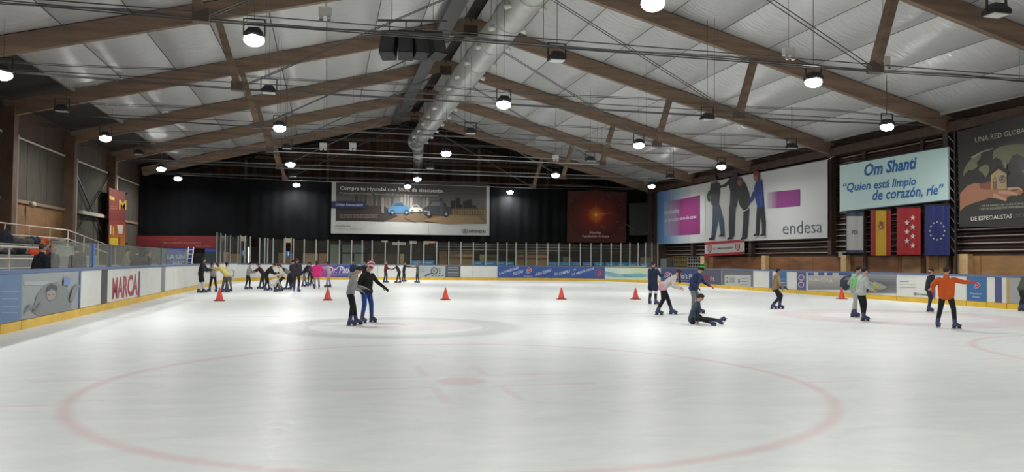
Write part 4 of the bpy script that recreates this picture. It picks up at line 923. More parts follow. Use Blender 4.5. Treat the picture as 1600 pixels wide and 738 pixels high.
p = Print(farl, off=.006); p.ring(241, 402, 5, 6, 2.6, P_('7c5046')); p.ell(241, 402, 1.6, 2, P_('9a8070'), 8); p.rect(229, 412, 259, 419, P_('9aa2a2')); p.rect(231, 392, 236, 410, P_('8c9290')); p.build('print', t)
for x in (228, 249, 260.3): MB().box(farl(x, 403, .06), (.1, .06, 2.0), m_house).build('mullion', t)
t = cloth('panel', 'dark green glazed panel left of the far screen posts', 'panel', [(320, 419), (337.5, 419), (337.5, 394.4), (320, 394.4)], P_('2c3a3c'), farl, .05, d=(0, 1, 0))
a, c = atv(302, 419, 64.1), atv(320, 389, 64.1)
struct(MB().bx(a.x, c.x, 64.1, 64.2, -.1, c.z, mat('doorway_shade', (.006, .006, .008), .9)).build('door_1'))  # near-black panel paints the shade inside the open doorway
# ladder
a, c = atv(290.8, 416, 63.2), atv(301.5, 386, 63.2); t = thing('ladder', 'white ladder leaning beside the blue sign at the far left', 'ladder', ((a.x+c.x)/2, 63.2, -.1))
for x, e in ((a.x, .12), (c.x-.1, .0)): MB().beam((x, 63.0, -.1), (x+.1, 63.5, c.z), .08, .06, P_('d4d2cc', .4), up=V((0, 1, 0))).build('rail', t)
z = .25
while z < c.z: MB().bx(a.x+.03, c.x-.03, 63.0+.5*z/c.z-.03, 63.0+.5*z/c.z+.03, z, z+.045, P_('d4d2cc', .4)).build('rung', t); z += .32
# things behind the far glass
def fbox(name, label, cat, x0, x1, y0, m, v=70, th=.1, zb_=-.1, y1=None, parent=None, group=None):
    a = atv(x0, y1 or 415, v); c = atv(x1, y0, v); z0 = a.z if y1 else zb_
    b = MB().bx(a.x, c.x, v, v+th, z0, c.z, m)
    if parent: return b.build(name, parent)
    o = b.build(name, loc=((a.x+c.x)/2, v, z0)); return tag(o, label, cat, group)
lab = 'plywood sheet behind the far glass, '
for x0, x1, y0, m, nm in ((349, 357, 394, m_post, 'narrow, beside the ladder'), (358, 377.5, 397, m_tan, 'low and dark, left of the left gate frame'), (434.5, 443, 395, m_tan, 'right of the dark doors'), (445, 456.5, 396, m_tan, 'under the right gate frame'), (473, 497, 396.5, mat('light_plywood', (.44, .33, .19), .6, var=.12, scale=2), 'widest pale one left'), (498, 513, 396.5, m_tan, 'left of the pale windows'),
        (574, 623, 397, mat('cluttered_brown', (.10, .065, .045), .8, var=.4, scale=2), 'dark, behind the beanie child'), (686, 739, 393, m_tan, 'left of the blue bench pads'), (807, 856, 394, m_tan, 'centre, between blue bench pads'), (758, 778, 398, mat('olive_ply', (.16, .15, .07), .7), 'olive one, centre')):
    fbox('plywood_sheet', lab+nm, 'board', x0, x1, y0, m)
tg = thing('glazed_partition', 'pale glazed partition with dark frames behind the far left glass', 'partition', atv(543, 415, 69.8))
m_pw = mat('pale_window', (.30, .36, .33), .4)
for x0, x1, y0, y1 in ((516, 531, 382.5, 415), (534.5, 549, 382.5, 394.5), (551, 569.5, 382.5, 394.5), (534.5, 549.5, 397, 415), (553.5, 569, 397, 415)):
    fbox('pane', '', '', x0, x1, y0, m_pw, v=69.7, y1=y1, parent=tg)
fbox('frame', '', '', 514.5, 571, 381.5, mat('dark_frame', (.02, .02, .02), .7), v=69.82, parent=tg)
fbox('cupboard', 'tan narrow cupboard behind the far glass near the green coat skater', 'cupboard', 625, 631.5, 397, P_('a8946a'), v=68.5)
fbox('cabinet', 'yellowish box behind the far glass over the bench pads', 'cabinet', 750, 757, 398, P_('8a8450'), v=68.4)
fbox('cabinet', 'white-framed cabinet behind the far right glass', 'cabinet', 880, 893, 402, P_('6c706c'), v=68.4)
fbox('cabinet', 'cream counter behind the far right glass', 'cabinet', 1001, 1017, 402.5, P_('8a7c56'), v=63.0)
struct(MB().bx(atv(383, 400, 70.2).x, atv(434, 400, 70.2).x, 70.2, 70.3, -.1, atv(400, 386, 70.2).z, mat('door_black', (.012, .013, .017), .5)).build('door_2'))
# bleacher rails high behind the glass
t = thing('bench_rails', 'rows of pale horizontal rails behind the far glass', 'railing', atv(740, 415, 68.8))
for y in (377, 381.5, 385.5, 390):
    a, c = atv(678 if y < 388 else 684, y-.5, 68.8), atv(1000, y+3.5, 68.8); MB().beam(a, c, .05, .07, P_('8a8a8c')).build('rail', t)
for x in (700, 760, 820, 880, 940, 995): a = atv(x, 377, 68.9); MB().bx(a.x-.04, a.x+.04, 68.85, 68.93, -.1, a.z, m_house).build('post', t)
# lit fluorescent glimpses: signs above the counters
t = thing('menu_boards', 'pale lit menu boards high behind the far glass under the car banner', 'sign', atv(630, 380, 70.5))
for x in (600, 645, 676): a = atv(x, 379, 70.5); MB().bx(a.x-.04, a.x+.04, 70.5, 71.9, a.z-.05, a.z+.05, m_house).build('bracket', t)
for x0, x1, y0, y1, h in ((596, 606, 375, 379, 'a09080'), (613, 634, 379, 383, 'a0988a'), (640, 651, 377, 381, 'a0988a'), (662, 670, 375, 382, 'a8a090'), (670, 680, 376, 380, 'd09a80')):
    fbox('board', '', '', x0, x1, y0, mat('glow_'+h, H(h), .6, emit=H(h), es=.5), v=70.4, y1=y1, parent=t)
for i, x in enumerate((-8, -1, 6, 13, 20)):  # added lamps, there to brighten the dark space behind the far glass
    t = thing('added_passage_lamp', 'added fill lamp over the passage behind the far glass, %s' % ('leftmost', 'second from left', 'middle', 'second from right', 'rightmost')[i], 'lamp', (x, 67.2, 3.6), group='added passage lamps')
    MB().box((x, 67.2, 3.66), (1.2, .16, .08), m_house).build('housing', t); MB().box((x, 67.2, 3.61), (1.1, .12, .02), mat('fill_tube', (1, 1, 1), .4, emit=(1, .93, .82), es=5)).build('tube', t)
    MB().tube((x, 67.2, 3.7), (x, 67.2, roofz(x)-.04), .008, m_cable, n=4).build('drop_wire', t)
    ld = bpy.data.lights.new('passage_fill', 'AREA'); ld.shape = 'RECTANGLE'; ld.size = 1.1; ld.size_y = .12; ld.energy = 45; ld.color = (1, .9, .76)
    lo = bpy.data.objects.new('passage_fill', ld); COL.objects.link(lo); lo.parent = t; lo.location = (0, 0, -.02)
# blue bench pads
pads = [(642, 661), (661, 680), (740, 757), (757, 777), (779, 791), (791, 805)] + [(857+i*17, 857+(i+1)*17-1) for i in range(9)]
m_pad = mat('blue_pad', (.02, .20, .44), .5)
for i, (x0, x1) in enumerate(pads):
    sa, sb = s_at(x0), s_at(x1); pa, na = PS(sa); pb_, nb = PS(sb); na = (na+nb).normalized(); pa = pa+na*.45; pb_ = pb_+na*.45; c = (pa+pb_)/2; d = (pb_-pa).normalized(); R = Matrix.Rotation(atan2(d.y, d.x), 3, 'Z'); L = (pb_-pa).length*.97
    where = ('first group, under the menu boards' if i < 2 else 'second group, centre' if i < 6 else 'long right-hand row')
    t = thing('bench_pad', 'blue padded bench back behind the far boards, %s, %s' % (where, ['left one', 'right one', 'first', 'second', 'third', 'fourth', 'leftmost', 'second from left', 'third from left', 'fourth from left', 'middle one', 'fourth from right', 'third from right', 'second from right', 'rightmost'][i]), 'bench', (c.x, c.y, -.1), atan2(d.y, d.x), 'blue bench pads at the far end')
    MB().box((c.x, c.y, 1.30), (L, .12, .46), m_pad, R).build('pad', t); MB().box(c+V((0, 0, .45)), (L*.96, .3, .08), m_pad, R).build('seat', t)
    for sx in (-.4, .4): MB().box(c+R @ V((sx*L, 0, .55)), (.06, .06, 1.3), m_house, R).build('leg', t)
    MB().box(c+R @ V((0, -.065, 1.36)), (L*.55, .008, .07), P_('a8c4dc'), R).build('label', t)

# ================================================================== LEFT SIDE: banner, stands
def wallL(x, y, off): return atu(x, y, WL+.62+off)
t = cloth('banner', 'red and yellow food advert banner at the end of the left wall', 'banner', [(170, 383), (195.5, 384), (196, 301), (170.5, 293)], P_('6e160e'), wallL, .02, d=(-1, 0, 0))
for x, y in ((174, 296), (192, 303), (174, 380), (192, 381)): a = atu(x, y, WL+.3); MB().bx(WL+.055, WL+.62, a.y-.05, a.y+.05, a.z-.05, a.z+.05, m_house).build('batten', t)
p = Print(wallL, off=.006); p.dz = .002
p.grad(170, 345, 195.7, 384, ['6c1a0e', '8a4214', '98661a'], 7, vert=True)
p.text('M', (186.2, 327), (197.5, 328), 14, P_('c8a01c'), bold=.02, hv=(0, -15)); p.poly([(170.8, 305), (179, 309), (179, 314), (171, 311)], P_('c8a01c')); p.lines(172, 184, (322, 326), 1.2, P_('b06a50'))
p.poly([(183, 352), (193, 352), (191, 366), (185, 365)], P_('bcb4a4')); p.poly([(171, 372), (184, 372), (184, 383.4), (171, 382.6)], P_('c8ac1c')); p.rect(172, 352, 174, 366, P_('cfc4b0')); p.rect(176, 354, 178, 368, P_('c8a01c')); p.rect(186, 370, 188, 382, P_('8c2c14')); p.build('print', t)
o = MB().ball(atu(51, 320, WL+.35), .16, P_('b5a890')).build('bulkhead_lamp', smooth=True); tag(o, 'round cream bulkhead lamp on the left wooden wall', 'lamp')
m_tier = mat('grey_tier', (.26, .27, .26), .7, var=.15, scale=2)
st = thing('bleachers', 'grey stepped bleacher tiers along the left wall', 'bleachers', (-11, 26, -.1))
for i, (u, z) in enumerate(((-9.6, 1.17), (-10.6, 1.60), (-11.6, 2.03))):
    y = 11
    while y < 41: MB().bx(u-1.0+(0 if i < 2 else -.6), u, y+.01, y+2.99, -.1, z, m_tier).build('tier', st); MB().bx(u-.35, u+.02, y+.05, y+2.95, z+.002, z+.03, mat('pale_seat_board', (.45, .45, .43), .6)).build('seat_board', st); y += 3
m_rail = mat('cream_rail', (.62, .55, .47), .45)
def railing(label, pts, hs, posts, nm='railing'):
    t = thing(nm, label, 'railing', (pts[0][0], pts[0][1], pts[0][2]))
    for h in hs:
        for a, c in zip(pts, pts[1:]): MB().tube(V(a)+V((0, 0, h)), V(c)+V((0, 0, h)), .03, m_rail, n=6).build('rail', t)
    for a, c in zip(pts, pts[1:]):
        n = max(1, round((V(c)-V(a)).length/posts))
        for i in range(n+(1 if c == pts[-1] else 0)): q = V(a).lerp(V(c), i/n); MB().tube(q, q+V((0, 0, max(hs))), .028, m_rail, n=6).build('post', t)
railing('cream tube railing at the top of the bleachers by the wooden wall', [(-12.45, 14, 2.03), (-12.45, 42.6, 2.03), (-12.45, 50.5, 1.35)], (.42, .86), 2.6)
railing('white tube railing in front of the bleachers behind the left boards', [(-8.4, 10, .24), (-8.4, 26.6, .24)], (.91, 1.26, 1.59), 2.8)
def lump(name, label, px, py, u, size, hexa, cat='coat', seed=0):
    R = random.Random(seed); p = atu(px, py, u); zt = 2.06 if u < -11 else (1.63 if u < -10 else 1.20); b = MB(); m = CL(hexa); c = V((u, p.y, zt))
    for i in range(6): b.ball(c+V((R.uniform(-.15, .1), R.uniform(-.5, .5)*size[0], R.uniform(.1, .6)*size[1])), (.16, R.uniform(.3, .55)*size[0]*.6+.05, R.uniform(.35, .6)*size[1]), m, 9, 6)
    b.box(c+V((0, 0, .03)), (.3, size[0], .05), m)
    o = b.build(name, smooth=True, loc=c); o.data.materials[0] = m
    md = o.modifiers.new('r', 'REMESH'); md.mode = 'VOXEL'; md.voxel_size = .035; md.use_smooth_shade = True; s_ = o.modifiers.new('s', 'SMOOTH'); s_.iterations = 4
    tag(o, label, cat, None); return o
LUMPS = [('backpack', 'dark navy backpack standing on the top tier, leftmost', 11, 375, -11.9, (.4, .5), '1a1e2c', 'bag'), ('sports_bag', 'small beige bag beside the navy backpack', 29, 377, -11.9, (.3, .35), '8a7c6c', 'bag'), ('coat', 'crumpled grey coat on the top tier', 37, 379, -11.8, (.8, .32), '4a4c48', 'coat'), ('coat', 'dark blue coat on the top tier left of the orange one', 54, 377, -11.8, (.5, .35), '28344a', 'coat'),
         ('coat', 'orange jacket heaped on the top tier', 67, 377, -11.8, (.6, .35), 'b0542c', 'coat'), ('coat', 'grey-green bag heap at the end of the top tier', 95, 377, -11.8, (.8, .38), '6a685c', 'bag'), ('coat', 'long black coat spread on the middle tier, leftmost', 8, 398, -10.75, (1.0, .22), '15171d', 'coat'), ('coat', 'black coat heaped on the middle tier', 36, 396, -10.75, (.9, .34), '101217', 'coat'), ('coat', 'orange-red jacket on the middle tier', 58, 397, -10.75, (.55, .36), 'b8401c', 'coat'), ('coat', 'dark red jacket on the middle tier by the glass', 73, 396, -10.75, (.5, .34), '6c1c24', 'coat')]
for i, (n_, lb, px, py, u, sz, hx, ct) in enumerate(LUMPS): lump(n_, lb, px, py, u, sz, hx, ct, i)

# ================================================================== CONES
m_cone = mat('orange_red_cone', (.62, .055, .03), .45); m_coneb = mat('cone_base', (.28, .04, .03), .6)
cp = [(343, 470.5, 'leftmost, in front of the yellow hoodie skater'), (512, 469.5, 'second from left, left of the beanie child'), (696, 469, 'third from left, alone mid-ice'), (877, 468, 'fourth from left'), (993, 468, 'fifth from left, beside the navy coat skater'), (1315, 467.5, 'rightmost, near the car advert boards')]
c0 = None
for px, py, nm in cp:
    g = G(px, py)
    if c0 is None:
        c0 = thing('traffic_cone', 'red traffic cone on the ice, '+nm, 'cone', g, group='traffic cones across the ice')
        prof = [(.15, .035), (.135, .06), (.028, .47), (.022, .49), (.0, .49)]; b = MB(); n = 18; vs = [g+V((r*cos(2*pi*i/n), r*sin(2*pi*i/n), z)) for r, z in prof[:4] for i in range(n)]; b.add(vs, [(j*n+i, j*n+(i+1) % n, (j+1)*n+(i+1) % n, (j+1)*n+i) for j in range(3) for i in range(n)]+[tuple(range(3*n, 4*n)), tuple(range(n-1, -1, -1))], m_cone); b.build('cone_body', c0, smooth=True)
        MB().box(g+V((0, 0, .0175)), (.36, .36, .035), m_coneb).build('base', c0)
    else:
        d = dup(c0, M=Matrix.Translation(g)); d['label'] = 'red traffic cone on the ice, '+nm

# ================================================================== PEOPLE
PEND = []      # (object, voxel, extra) to be remeshed in one go at the end
SKIN = [mat('skin_light', (.50, .29, .20), .6), mat('skin_tan', (.36, .19, .12), .6)]
m_eye = mat('eye_dark', (.03, .02, .02), .3); m_lip = mat('lips', (.35, .12, .10), .6)
m_boot = mat('navy_skate_boot', (.035, .045, .12), .45); m_blade = mat('steel_blade', (.6, .6, .6), .3, .9); m_buck = mat('grey_buckle', (.35, .35, .38), .4)
def HC(h): return mat('hair_'+h, H(h), .75, var=.3, scale=30, bump=.6, bscale=40)
def ik(a, b, l1, l2, pole):
    d = b-a; L = d.length
    if L > (l1+l2)*.999: b = a+d*((l1+l2)*.999/L); d = b-a; L = d.length
    x = (l1*l1-l2*l2+L*L)/(2*L); h = sqrt(max(0, l1*l1-x*x)); dn = d/L; pn = pole-dn*pole.dot(dn)
    pn = pn.normalized() if pn.length > 1e-4 else V((1, 0, 0)); return a+dn*x+pn*h, b
def remesh(o, vox, sm=3):
    PEND.append((o, vox, sm)); return o
def hand(mb, wr, d, up, s, m, curl=.35):
    """palm plus five fingers; d = pointing direction, up = back-of-hand normal"""
    d = d.normalized(); up = (up-d*up.dot(d)).normalized(); sd = d.cross(up); R = Matrix((d, sd, up)).transposed()
    pl = .085*s; mb.ball(wr+d*pl*.55, (pl*.62, .042*s, .018*s), m, 10, 6, R)
    for i, (oy, L) in enumerate(((-.03, .062), (-.01, .072), (.01, .068), (.03, .052))):
        b = wr+d*pl*.95+sd*oy*s; c = b+(d-up*curl*.6+sd*oy*2).normalized()*L*.55*s; e = c+(d-up*curl*1.6).normalized()*L*.5*s
        mb.tube(b-d*.012*s, c, .0098*s, m, .0088*s, n=6); mb.tube(c, e, .0088*s, m, .0065*s, n=6); mb.ball(e, .0066*s, m, 6, 4)
    b = wr+d*.025*s+sd*-.036*s; c = b+(d*.7-sd*.75-up*.2).normalized()*.036*s; e = c+(d-sd*.2-up*.4).normalized()*.030*s
    mb.tube(b, c, .0115*s, m, .0098*s, n=6); mb.tube(c, e, .0098*s, m, .0075*s, n=6); mb.ball(e, .0076*s, m, 6, 4)
def person(px, py, Ht, th, label, top, bot, hair='2a1c14', style='short', lean=8, side=0, hipz=None, hipx=0, feet=None, hands=None, headp=10, heady=0,
           glove=None, coat=.0, bulk=1.0, skin=0, skates=True, z0=0, extra=None, group='people skating on the ice', pos=None, boots=m_boot, sleeve=None, wide=1.0, name='person'):
    """feet: [(fwd, lat, lift, toe-yaw)]*2 left,right ; hands: [(fwd, lat_out, up)] relative to shoulder or None (hang)"""
    g = pos if pos is not None else G(px, py, z0); far = g.length > 34; vox = .017 if far else .0125
    root = thing(name, label, 'person', g, radians(th)-YAW, group)
    Mw = root.matrix_basis; sh0 = .075 if skates else .03
    h = Ht-sh0+.02; hd = .128*h if Ht > 1.55 else .137*h          # head height
    W = lambda v: Mw @ V(v)
    leg = .47*h; l1 = leg*.50; l2 = leg*.50; ank = sh0+.045*h
    feet = feet or [(0.06, .10, 0, 8), (-.08, -.10, 0, -8)]
    hz = hipz if hipz is not None else ank+leg*.985
    hip = V((hipx, 0, hz)); ln = radians(lean); sd = radians(side)
    ax = V((sin(ln)*cos(sd), sin(sd), cos(ln)*cos(sd))).normalized(); fx = V((cos(ln), 0, -sin(ln)))
    T = .295*h; chest = hip+ax*T*.62; neck = hip+ax*T*1.0; shw = .108*h*wide; hw = .052*h
    nk = radians(lean*.55+headp*.5); ndir = V((sin(nk), sin(sd)*.5, cos(nk))).normalized(); hb = neck+ndir*.045*h
    ht_ = radians(headp); hy = radians(heady); hup = V((sin(ht_)*cos(hy), sin(ht_)*sin(hy), cos(ht_))).normalized(); hf = V((cos(ht_)*cos(hy), cos(ht_)*sin(hy), -sin(ht_)))
    hs = hup.cross(hf); hc = hb+hup*hd*.50; RH = Matrix((hf, hs, hup)).transposed()
    body = MB(); topm = MB(); botm = MB(); sk = SKIN[skin]
    # skeleton
    J = {}
    for i, s_ in enumerate((1, -1)):
        f = feet[i]; hj = hip+V((0, s_*hw, 0)); aj = V((f[0], f[1], ank+f[2])); pole = V((cos(radians(f[3])), sin(radians(f[3])), .15))
        kj, aj = ik(hj, aj, l1, l2, pole); J['h', s_], J['k', s_], J['a', s_] = hj, kj, aj
        sj = neck-ax*.035*h+V((0, s_*shw, 0)); la, lb = .165*h, .150*h
        q = hands[i] if hands and hands[i] is not None else (.05, .03, -.31*h)
        tgt = sj+V((q[0], s_*q[1], q[2])); ej, wj = ik(sj, tgt, la, lb, V((-.6, s_*.5, -.5))); J['s', s_], J['e', s_], J['w', s_] = sj, ej, wj
    B_ = bulk
    # body (skin surface): head, neck, torso core, arms, legs
    body.ball(W(hc+hup*hd*.06), (hd*.40, hd*.36, hd*.46), sk, 14, 10, Mw.to_3x3() @ RH)
    body.cap(W(hc-hup*hd*.20+hf*hd*.10), W(hc-hup*hd*.34+hf*hd*.20), hd*.25, hd*.14, sk)     # jaw
    body.cap(W(hc-hup*hd*.02+hf*hd*.38), W(hc-hup*hd*.12+hf*hd*.47), hd*.045, hd*.065, sk, 6)  # nose
    for s_ in (1, -1): body.ball(W(hc+hs*s_*hd*.37-hup*hd*.04), (hd*.09, hd*.05, hd*.13), sk, 8, 6, Mw.to_3x3() @ RH)
    body.cap(W(neck-ax*.02*h), W(hb+hup*hd*.12), .036*h, .033*h, sk)
    for s_ in (1, -1):
        body.cap(W(hip+V((0, s_*hw*.8, 0))), W(chest+V((0, s_*shw*.45, 0))), .058*h, .058*h, sk); body.cap(W(chest+V((0, s_*shw*.4, 0))), W(J['s', s_]), .055*h, .034*h, sk)
        body.cap(W(J['s', s_]), W(J['e', s_]), .030*h, .024*h, sk); body.cap(W(J['e', s_]), W(J['w', s_]), .024*h, .017*h, sk)
        body.cap(W(J['h', s_]), W(J['k', s_]), .050*h, .034*h, sk); body.cap(W(J['k', s_]), W(J['a', s_]), .033*h, .022*h, sk)
    # top garment
    m_t = CL(top) if isinstance(top, str) else top; m_b = CL(bot) if isinstance(bot, str) else bot
    low = hip+ax*(-.01*h); 
    for s_ in (1, -1):
        topm.cap(W(low+V((0, s_*hw*.9, 0))), W(chest+V((0, s_*shw*.5, 0))), .066*h*B_, .066*h*B_, m_t); topm.cap(W(low+V((.012*h, s_*hw*.5, 0))), W(chest+fx*.02*h+V((0, s_*shw*.3, 0))), .068*h*B_, .062*h*B_, m_t)
        topm.cap(W(chest+V((0, s_*shw*.45, 0))), W(J['s', s_]), .062*h*B_, .042*h*B_, m_t)
        topm.cap(W(J['s', s_]), W(J['e', s_]), .041*h*B_, .033*h*B_, m_t); d_ = (J['w', s_]-J['e', s_]); topm.cap(W(J['e', s_]), W(J['e', s_]+d_*.93), .033*h*B_, .026*h*B_, m_t)
        if coat: 
            kk = J['h', s_].lerp(J['k', s_], coat); topm.cap(W(low+V((0, s_*hw*.8, 0))), W(kk), .07*h*B_, .074*h*B_, m_t); topm.cap(W(low), W(kk.lerp(low, .1)), .06*h*B_, .06*h*B_, m_t)
        botm.cap(W(hip+V((0, s_*hw*.7, .01*h))), W(J['h', s_]+V((0, 0, -.03*h))), .060*h, .060*h, m_b); botm.cap(W(J['h', s_]), W(J['k', s_]), .058*h, .042*h, m_b)
        d_ = J['a', s_]-J['k', s_]; botm.cap(W(J['k', s_]), W(J['k', s_]+d_*.88), .042*h, .034*h, m_b)
    topm.cap(W(neck-ax*.03*h), W(neck+ax*.012*h), .052*h*B_, .042*h*B_, m_t)
    if style == 'hood': topm.cap(W(neck-fx*.035*h), W(neck-fx*.05*h-ax*.03*h), .05*h, .045*h, m_t)
    bo = remesh(body.build('body', root, True), vox); to = remesh(topm.build('top' if not coat else 'coat', root, True), vox); tr = remesh(botm.build('trousers', root, True), vox)
    # face details
    fm = MB()
    for s_ in (1, -1):
        fm.ball(W(hc+hf*hd*.385+hs*s_*hd*.155+hup*hd*.02), (hd*.03, hd*.055, hd*.03), m_eye, 8, 5, Mw.to_3x3() @ RH); fm.beam(W(hc+hf*hd*.40+hs*s_*hd*.09+hup*hd*.10), W(hc+hf*hd*.37+hs*s_*hd*.23+hup*hd*.10), hd*.03, hd*.025, HC(hair))
    fm.ball(W(hc+hf*hd*.375-hup*hd*.245), (hd*.03, hd*.11, hd*.025), m_lip, 8, 5, Mw.to_3x3() @ RH); fo = fm.build('face', bo)
    fo['label'] = 'dark eyes, brows and lips'
    # hair / hats
    RW = Mw.to_3x3() @ RH; hm = HC(hair)
    hr = MB(); hr.ball(W(hc+hup*hd*.14-hf*hd*.07), (hd*.44, hd*.405, hd*.43), hm, 14, 10, RW)
    hr.ball(W(hc+hup*hd*.38+hf*hd*.10), (hd*.28, hd*.32, hd*.15), hm, 12, 8, RW)
    if style in ('long', 'longbeanie', 'bob', 'longforward'):
        L = {'long': 1.25, 'longbeanie': 1.25, 'bob': .62, 'longforward': 1.5}[style]; dwn = V((0, 0, -1)) if style != 'longforward' else V((.12, 0, -1)); base = hc-hf*hd*.18 if style != 'longforward' else hc+hf*hd*.02
        for s_ in (1, 0, -1): hr.cap(W(base+hs*s_*hd*.24), W(base+hs*s_*hd*.30-hf*hd*.10*(style != 'longforward')+dwn*hd*L), hd*.19, hd*.11, hm)
    if style == 'tail': hr.cap(W(hc-hf*hd*.42+hup*hd*.2), W(hc-hf*hd*.62-hup*hd*.65), hd*.12, hd*.07, hm)
    # clear the face: hair volume is cut in front by construction
    ho = remesh(hr.build('hair', root, True), vox)
    if style in ('beanie', 'longbeanie', 'pom'):
        be = MB(); mh = extra['hat']; be.ball(W(hc+hup*hd*.30-hf*hd*.03), (hd*.48, hd*.45, hd*.46 if style != 'pom' else hd*.58), mh, 16, 10, RW)
        be.cap(W(hc+hup*hd*.16-hs*hd*.02), W(hc+hup*hd*.16+hs*hd*.02), hd*.45, hd*.45, mh) if False else None
        bo2 = be.build('beanie', root, True)
        if style == 'pom': MB().ball(W(hc+hup*hd*.92-hf*hd*.03), hd*.15, mh, 10, 8).build('bobble', bo2, True)
        n = 20; rb = MB(); vs = []
        for k_, (r, z) in enumerate(((.475, .02), (.50, .03), (.50, .19), (.475, .20))):
            for i in range(n): a = 2*pi*i/n; vs.append(W(hc-hf*hd*.02+hup*hd*(z+.07)+hf*cos(a)*hd*r+hs*sin(a)*hd*r*.94))
        rb.add(vs, [(k_*n+i, (k_+1) % 4*n+i, (k_+1) % 4*n+(i+1) % n, k_*n+(i+1) % n) for k_ in range(4) for i in range(n)], extra.get('brim', mh)); rb.build('brim', bo2, True)
    if style == 'mask' or (extra and extra.get('mask')):
        MB().ball(W(hc+hf*hd*.24-hup*hd*.2), (hd*.2, hd*.25, hd*.19), mat('dark_mask', (.02, .02, .02), .8), 12, 8, RW).build('face_mask', root, True)
    if extra and extra.get('band'):
        MB().ball(W(hc+hup*hd*.3-hf*hd*.02), (hd*.46, hd*.43, hd*.30), extra['band'], 12, 8, RW).build('headband', root, True)
    if extra and extra.get('vest'):       # second garment over the top
        vm = MB(); mv = extra['vest']
        for s_ in (1, -1): vm.cap(W(low+ax*.05*h+V((0, s_*hw*.9, 0))), W(chest+V((0, s_*shw*.5, 0))), .074*h, .072*h, mv); vm.cap(W(chest+V((0, s_*shw*.4, 0))), W(J['s', s_]-V((0, s_*.02*h, 0))), .068*h, .048*h, mv)
        remesh(vm.build('vest', root, True), vox)
    if extra and extra.get('waist'):
        wm = MB()
        for s_ in (1, -1): wm.cap(W(hip+V((-.01, s_*hw*.9, .03))), W(hip+V((-.01, s_*hw*.9, -.04))), .074*h, .076*h, extra['waist'])
        remesh(wm.build('waist_jumper', root, True), vox)
    if extra and extra.get('shin'):
        for s_ in (1, -1): MB().cap(W(J['k', s_].lerp(J['a', s_], .15)), W(J['k', s_].lerp(J['a', s_], .75)), .048*h, .042*h, extra['shin']).build('leg_warmer', root, True)
    if extra and extra.get('stripe'):
        for s_ in (1, -1): MB().cap(W(J['k', s_].lerp(J['a', s_], .1)), W(J['k', s_].lerp(J['a', s_], .16)), .046*h, .046*h, extra['stripe']).build('knee_band', root, True)
    # hands
    hsz = h/1.62*1.02
    for i, s_ in enumerate((1, -1)):
        d_ = (J['w', s_]-J['e', s_]).normalized(); upv = V((0, s_, .25)) if abs(d_.z) > .6 else V((0, .1*s_, 1)); hmb = MB(); gm = glove if not isinstance(glove, (list, tuple)) else glove[i]
        hand(hmb, W(J['w', s_]-d_*.005), Mw.to_3x3() @ d_, Mw.to_3x3() @ upv, hsz*(1.15 if gm else 1), gm or sk); o = hmb.build('glove' if gm else 'hand', root, True)
        if gm: MB().cap(W(J['w', s_]-d_*.03), W(J['w', s_]+d_*.01), .027*h, .024*h, gm).build('cuff', o, True)
    # skates / shoes
    for i, s_ in enumerate((1, -1)):
        f = feet[i]; a_ = J['a', s_]; ya = radians(f[3]); pitch = radians(f[4]) if len(f) > 4 else 0
        kd = (J['k', s_]-a_).normalized(); fd = V((cos(ya)*cos(pitch), sin(ya)*cos(pitch), sin(pitch))); fu = V((-cos(ya)*sin(pitch), -sin(ya)*sin(pitch), cos(pitch))); sx = fu.cross(fd); sc = h/1.62
        if hipz is not None and hipz < .3: pass
        b = MB(); heel = a_-fd*.035*sc-fu*.035*sc; heel = a_-fd*.035*sc-fu*.052*sc; b.cap(W(a_+kd*.14*sc), W(a_-fu*.01), .058*sc, .056*sc, boots); b.cap(W(heel), W(a_+fd*.15*sc-fu*.058*sc), .044*sc, .040*sc, boots); b.cap(W(a_+fd*.02*sc-fu*.01*sc), W(a_+fd*.11*sc-fu*.042*sc), .050*sc, .040*sc, boots)
        o = remesh(b.build('skate' if skates else 'shoe', root, True), .012 if not far else .016, 2)
        if skates:
            bot_ = a_-fu*(ank-.0); c0_ = a_-fu*.075*sc; base = a_-fu*(ank-.012)
            b2 = MB(); RR_ = Matrix((fd, sx, fu)).transposed(); RR_ = Mw.to_3x3() @ RR_
            b2.box(W(base+fd*.045*sc+fu*.008), (.29*sc, .008, .038), m_blade, RR_); b2.build('blade', o)
            b3 = MB(); hh = max(.012, ank-.012-.09*sc); b3.box(W(base-fd*.02*sc+fu*(hh/2+.006)), (.09*sc, .03, hh+.0), m_house, RR_); b3.build('blade_holder', o)
            b3 = MB(); b3.box(W(base+fd*.12*sc+fu*(hh/2+.006)), (.09*sc, .03, hh+.0), m_house, RR_); b3.build('blade_holder', o)
            MB().cap(W(a_+fd*.045*sc+fu*.02*sc-sx*.03*sc), W(a_+fd*.045*sc+fu*.02*sc+sx*.03*sc), .012*sc, .012*sc, m_buck, 6).build('buckle', o)
    return root
BLK, NVY, GRYG = mat('black_glove', (.012, .012, .014), .7), '1b2a44', mat('grey_glove', (.25, .25, .26), .8)
hat_bk = mat('black_knit', (.012, .012, .012), .95)
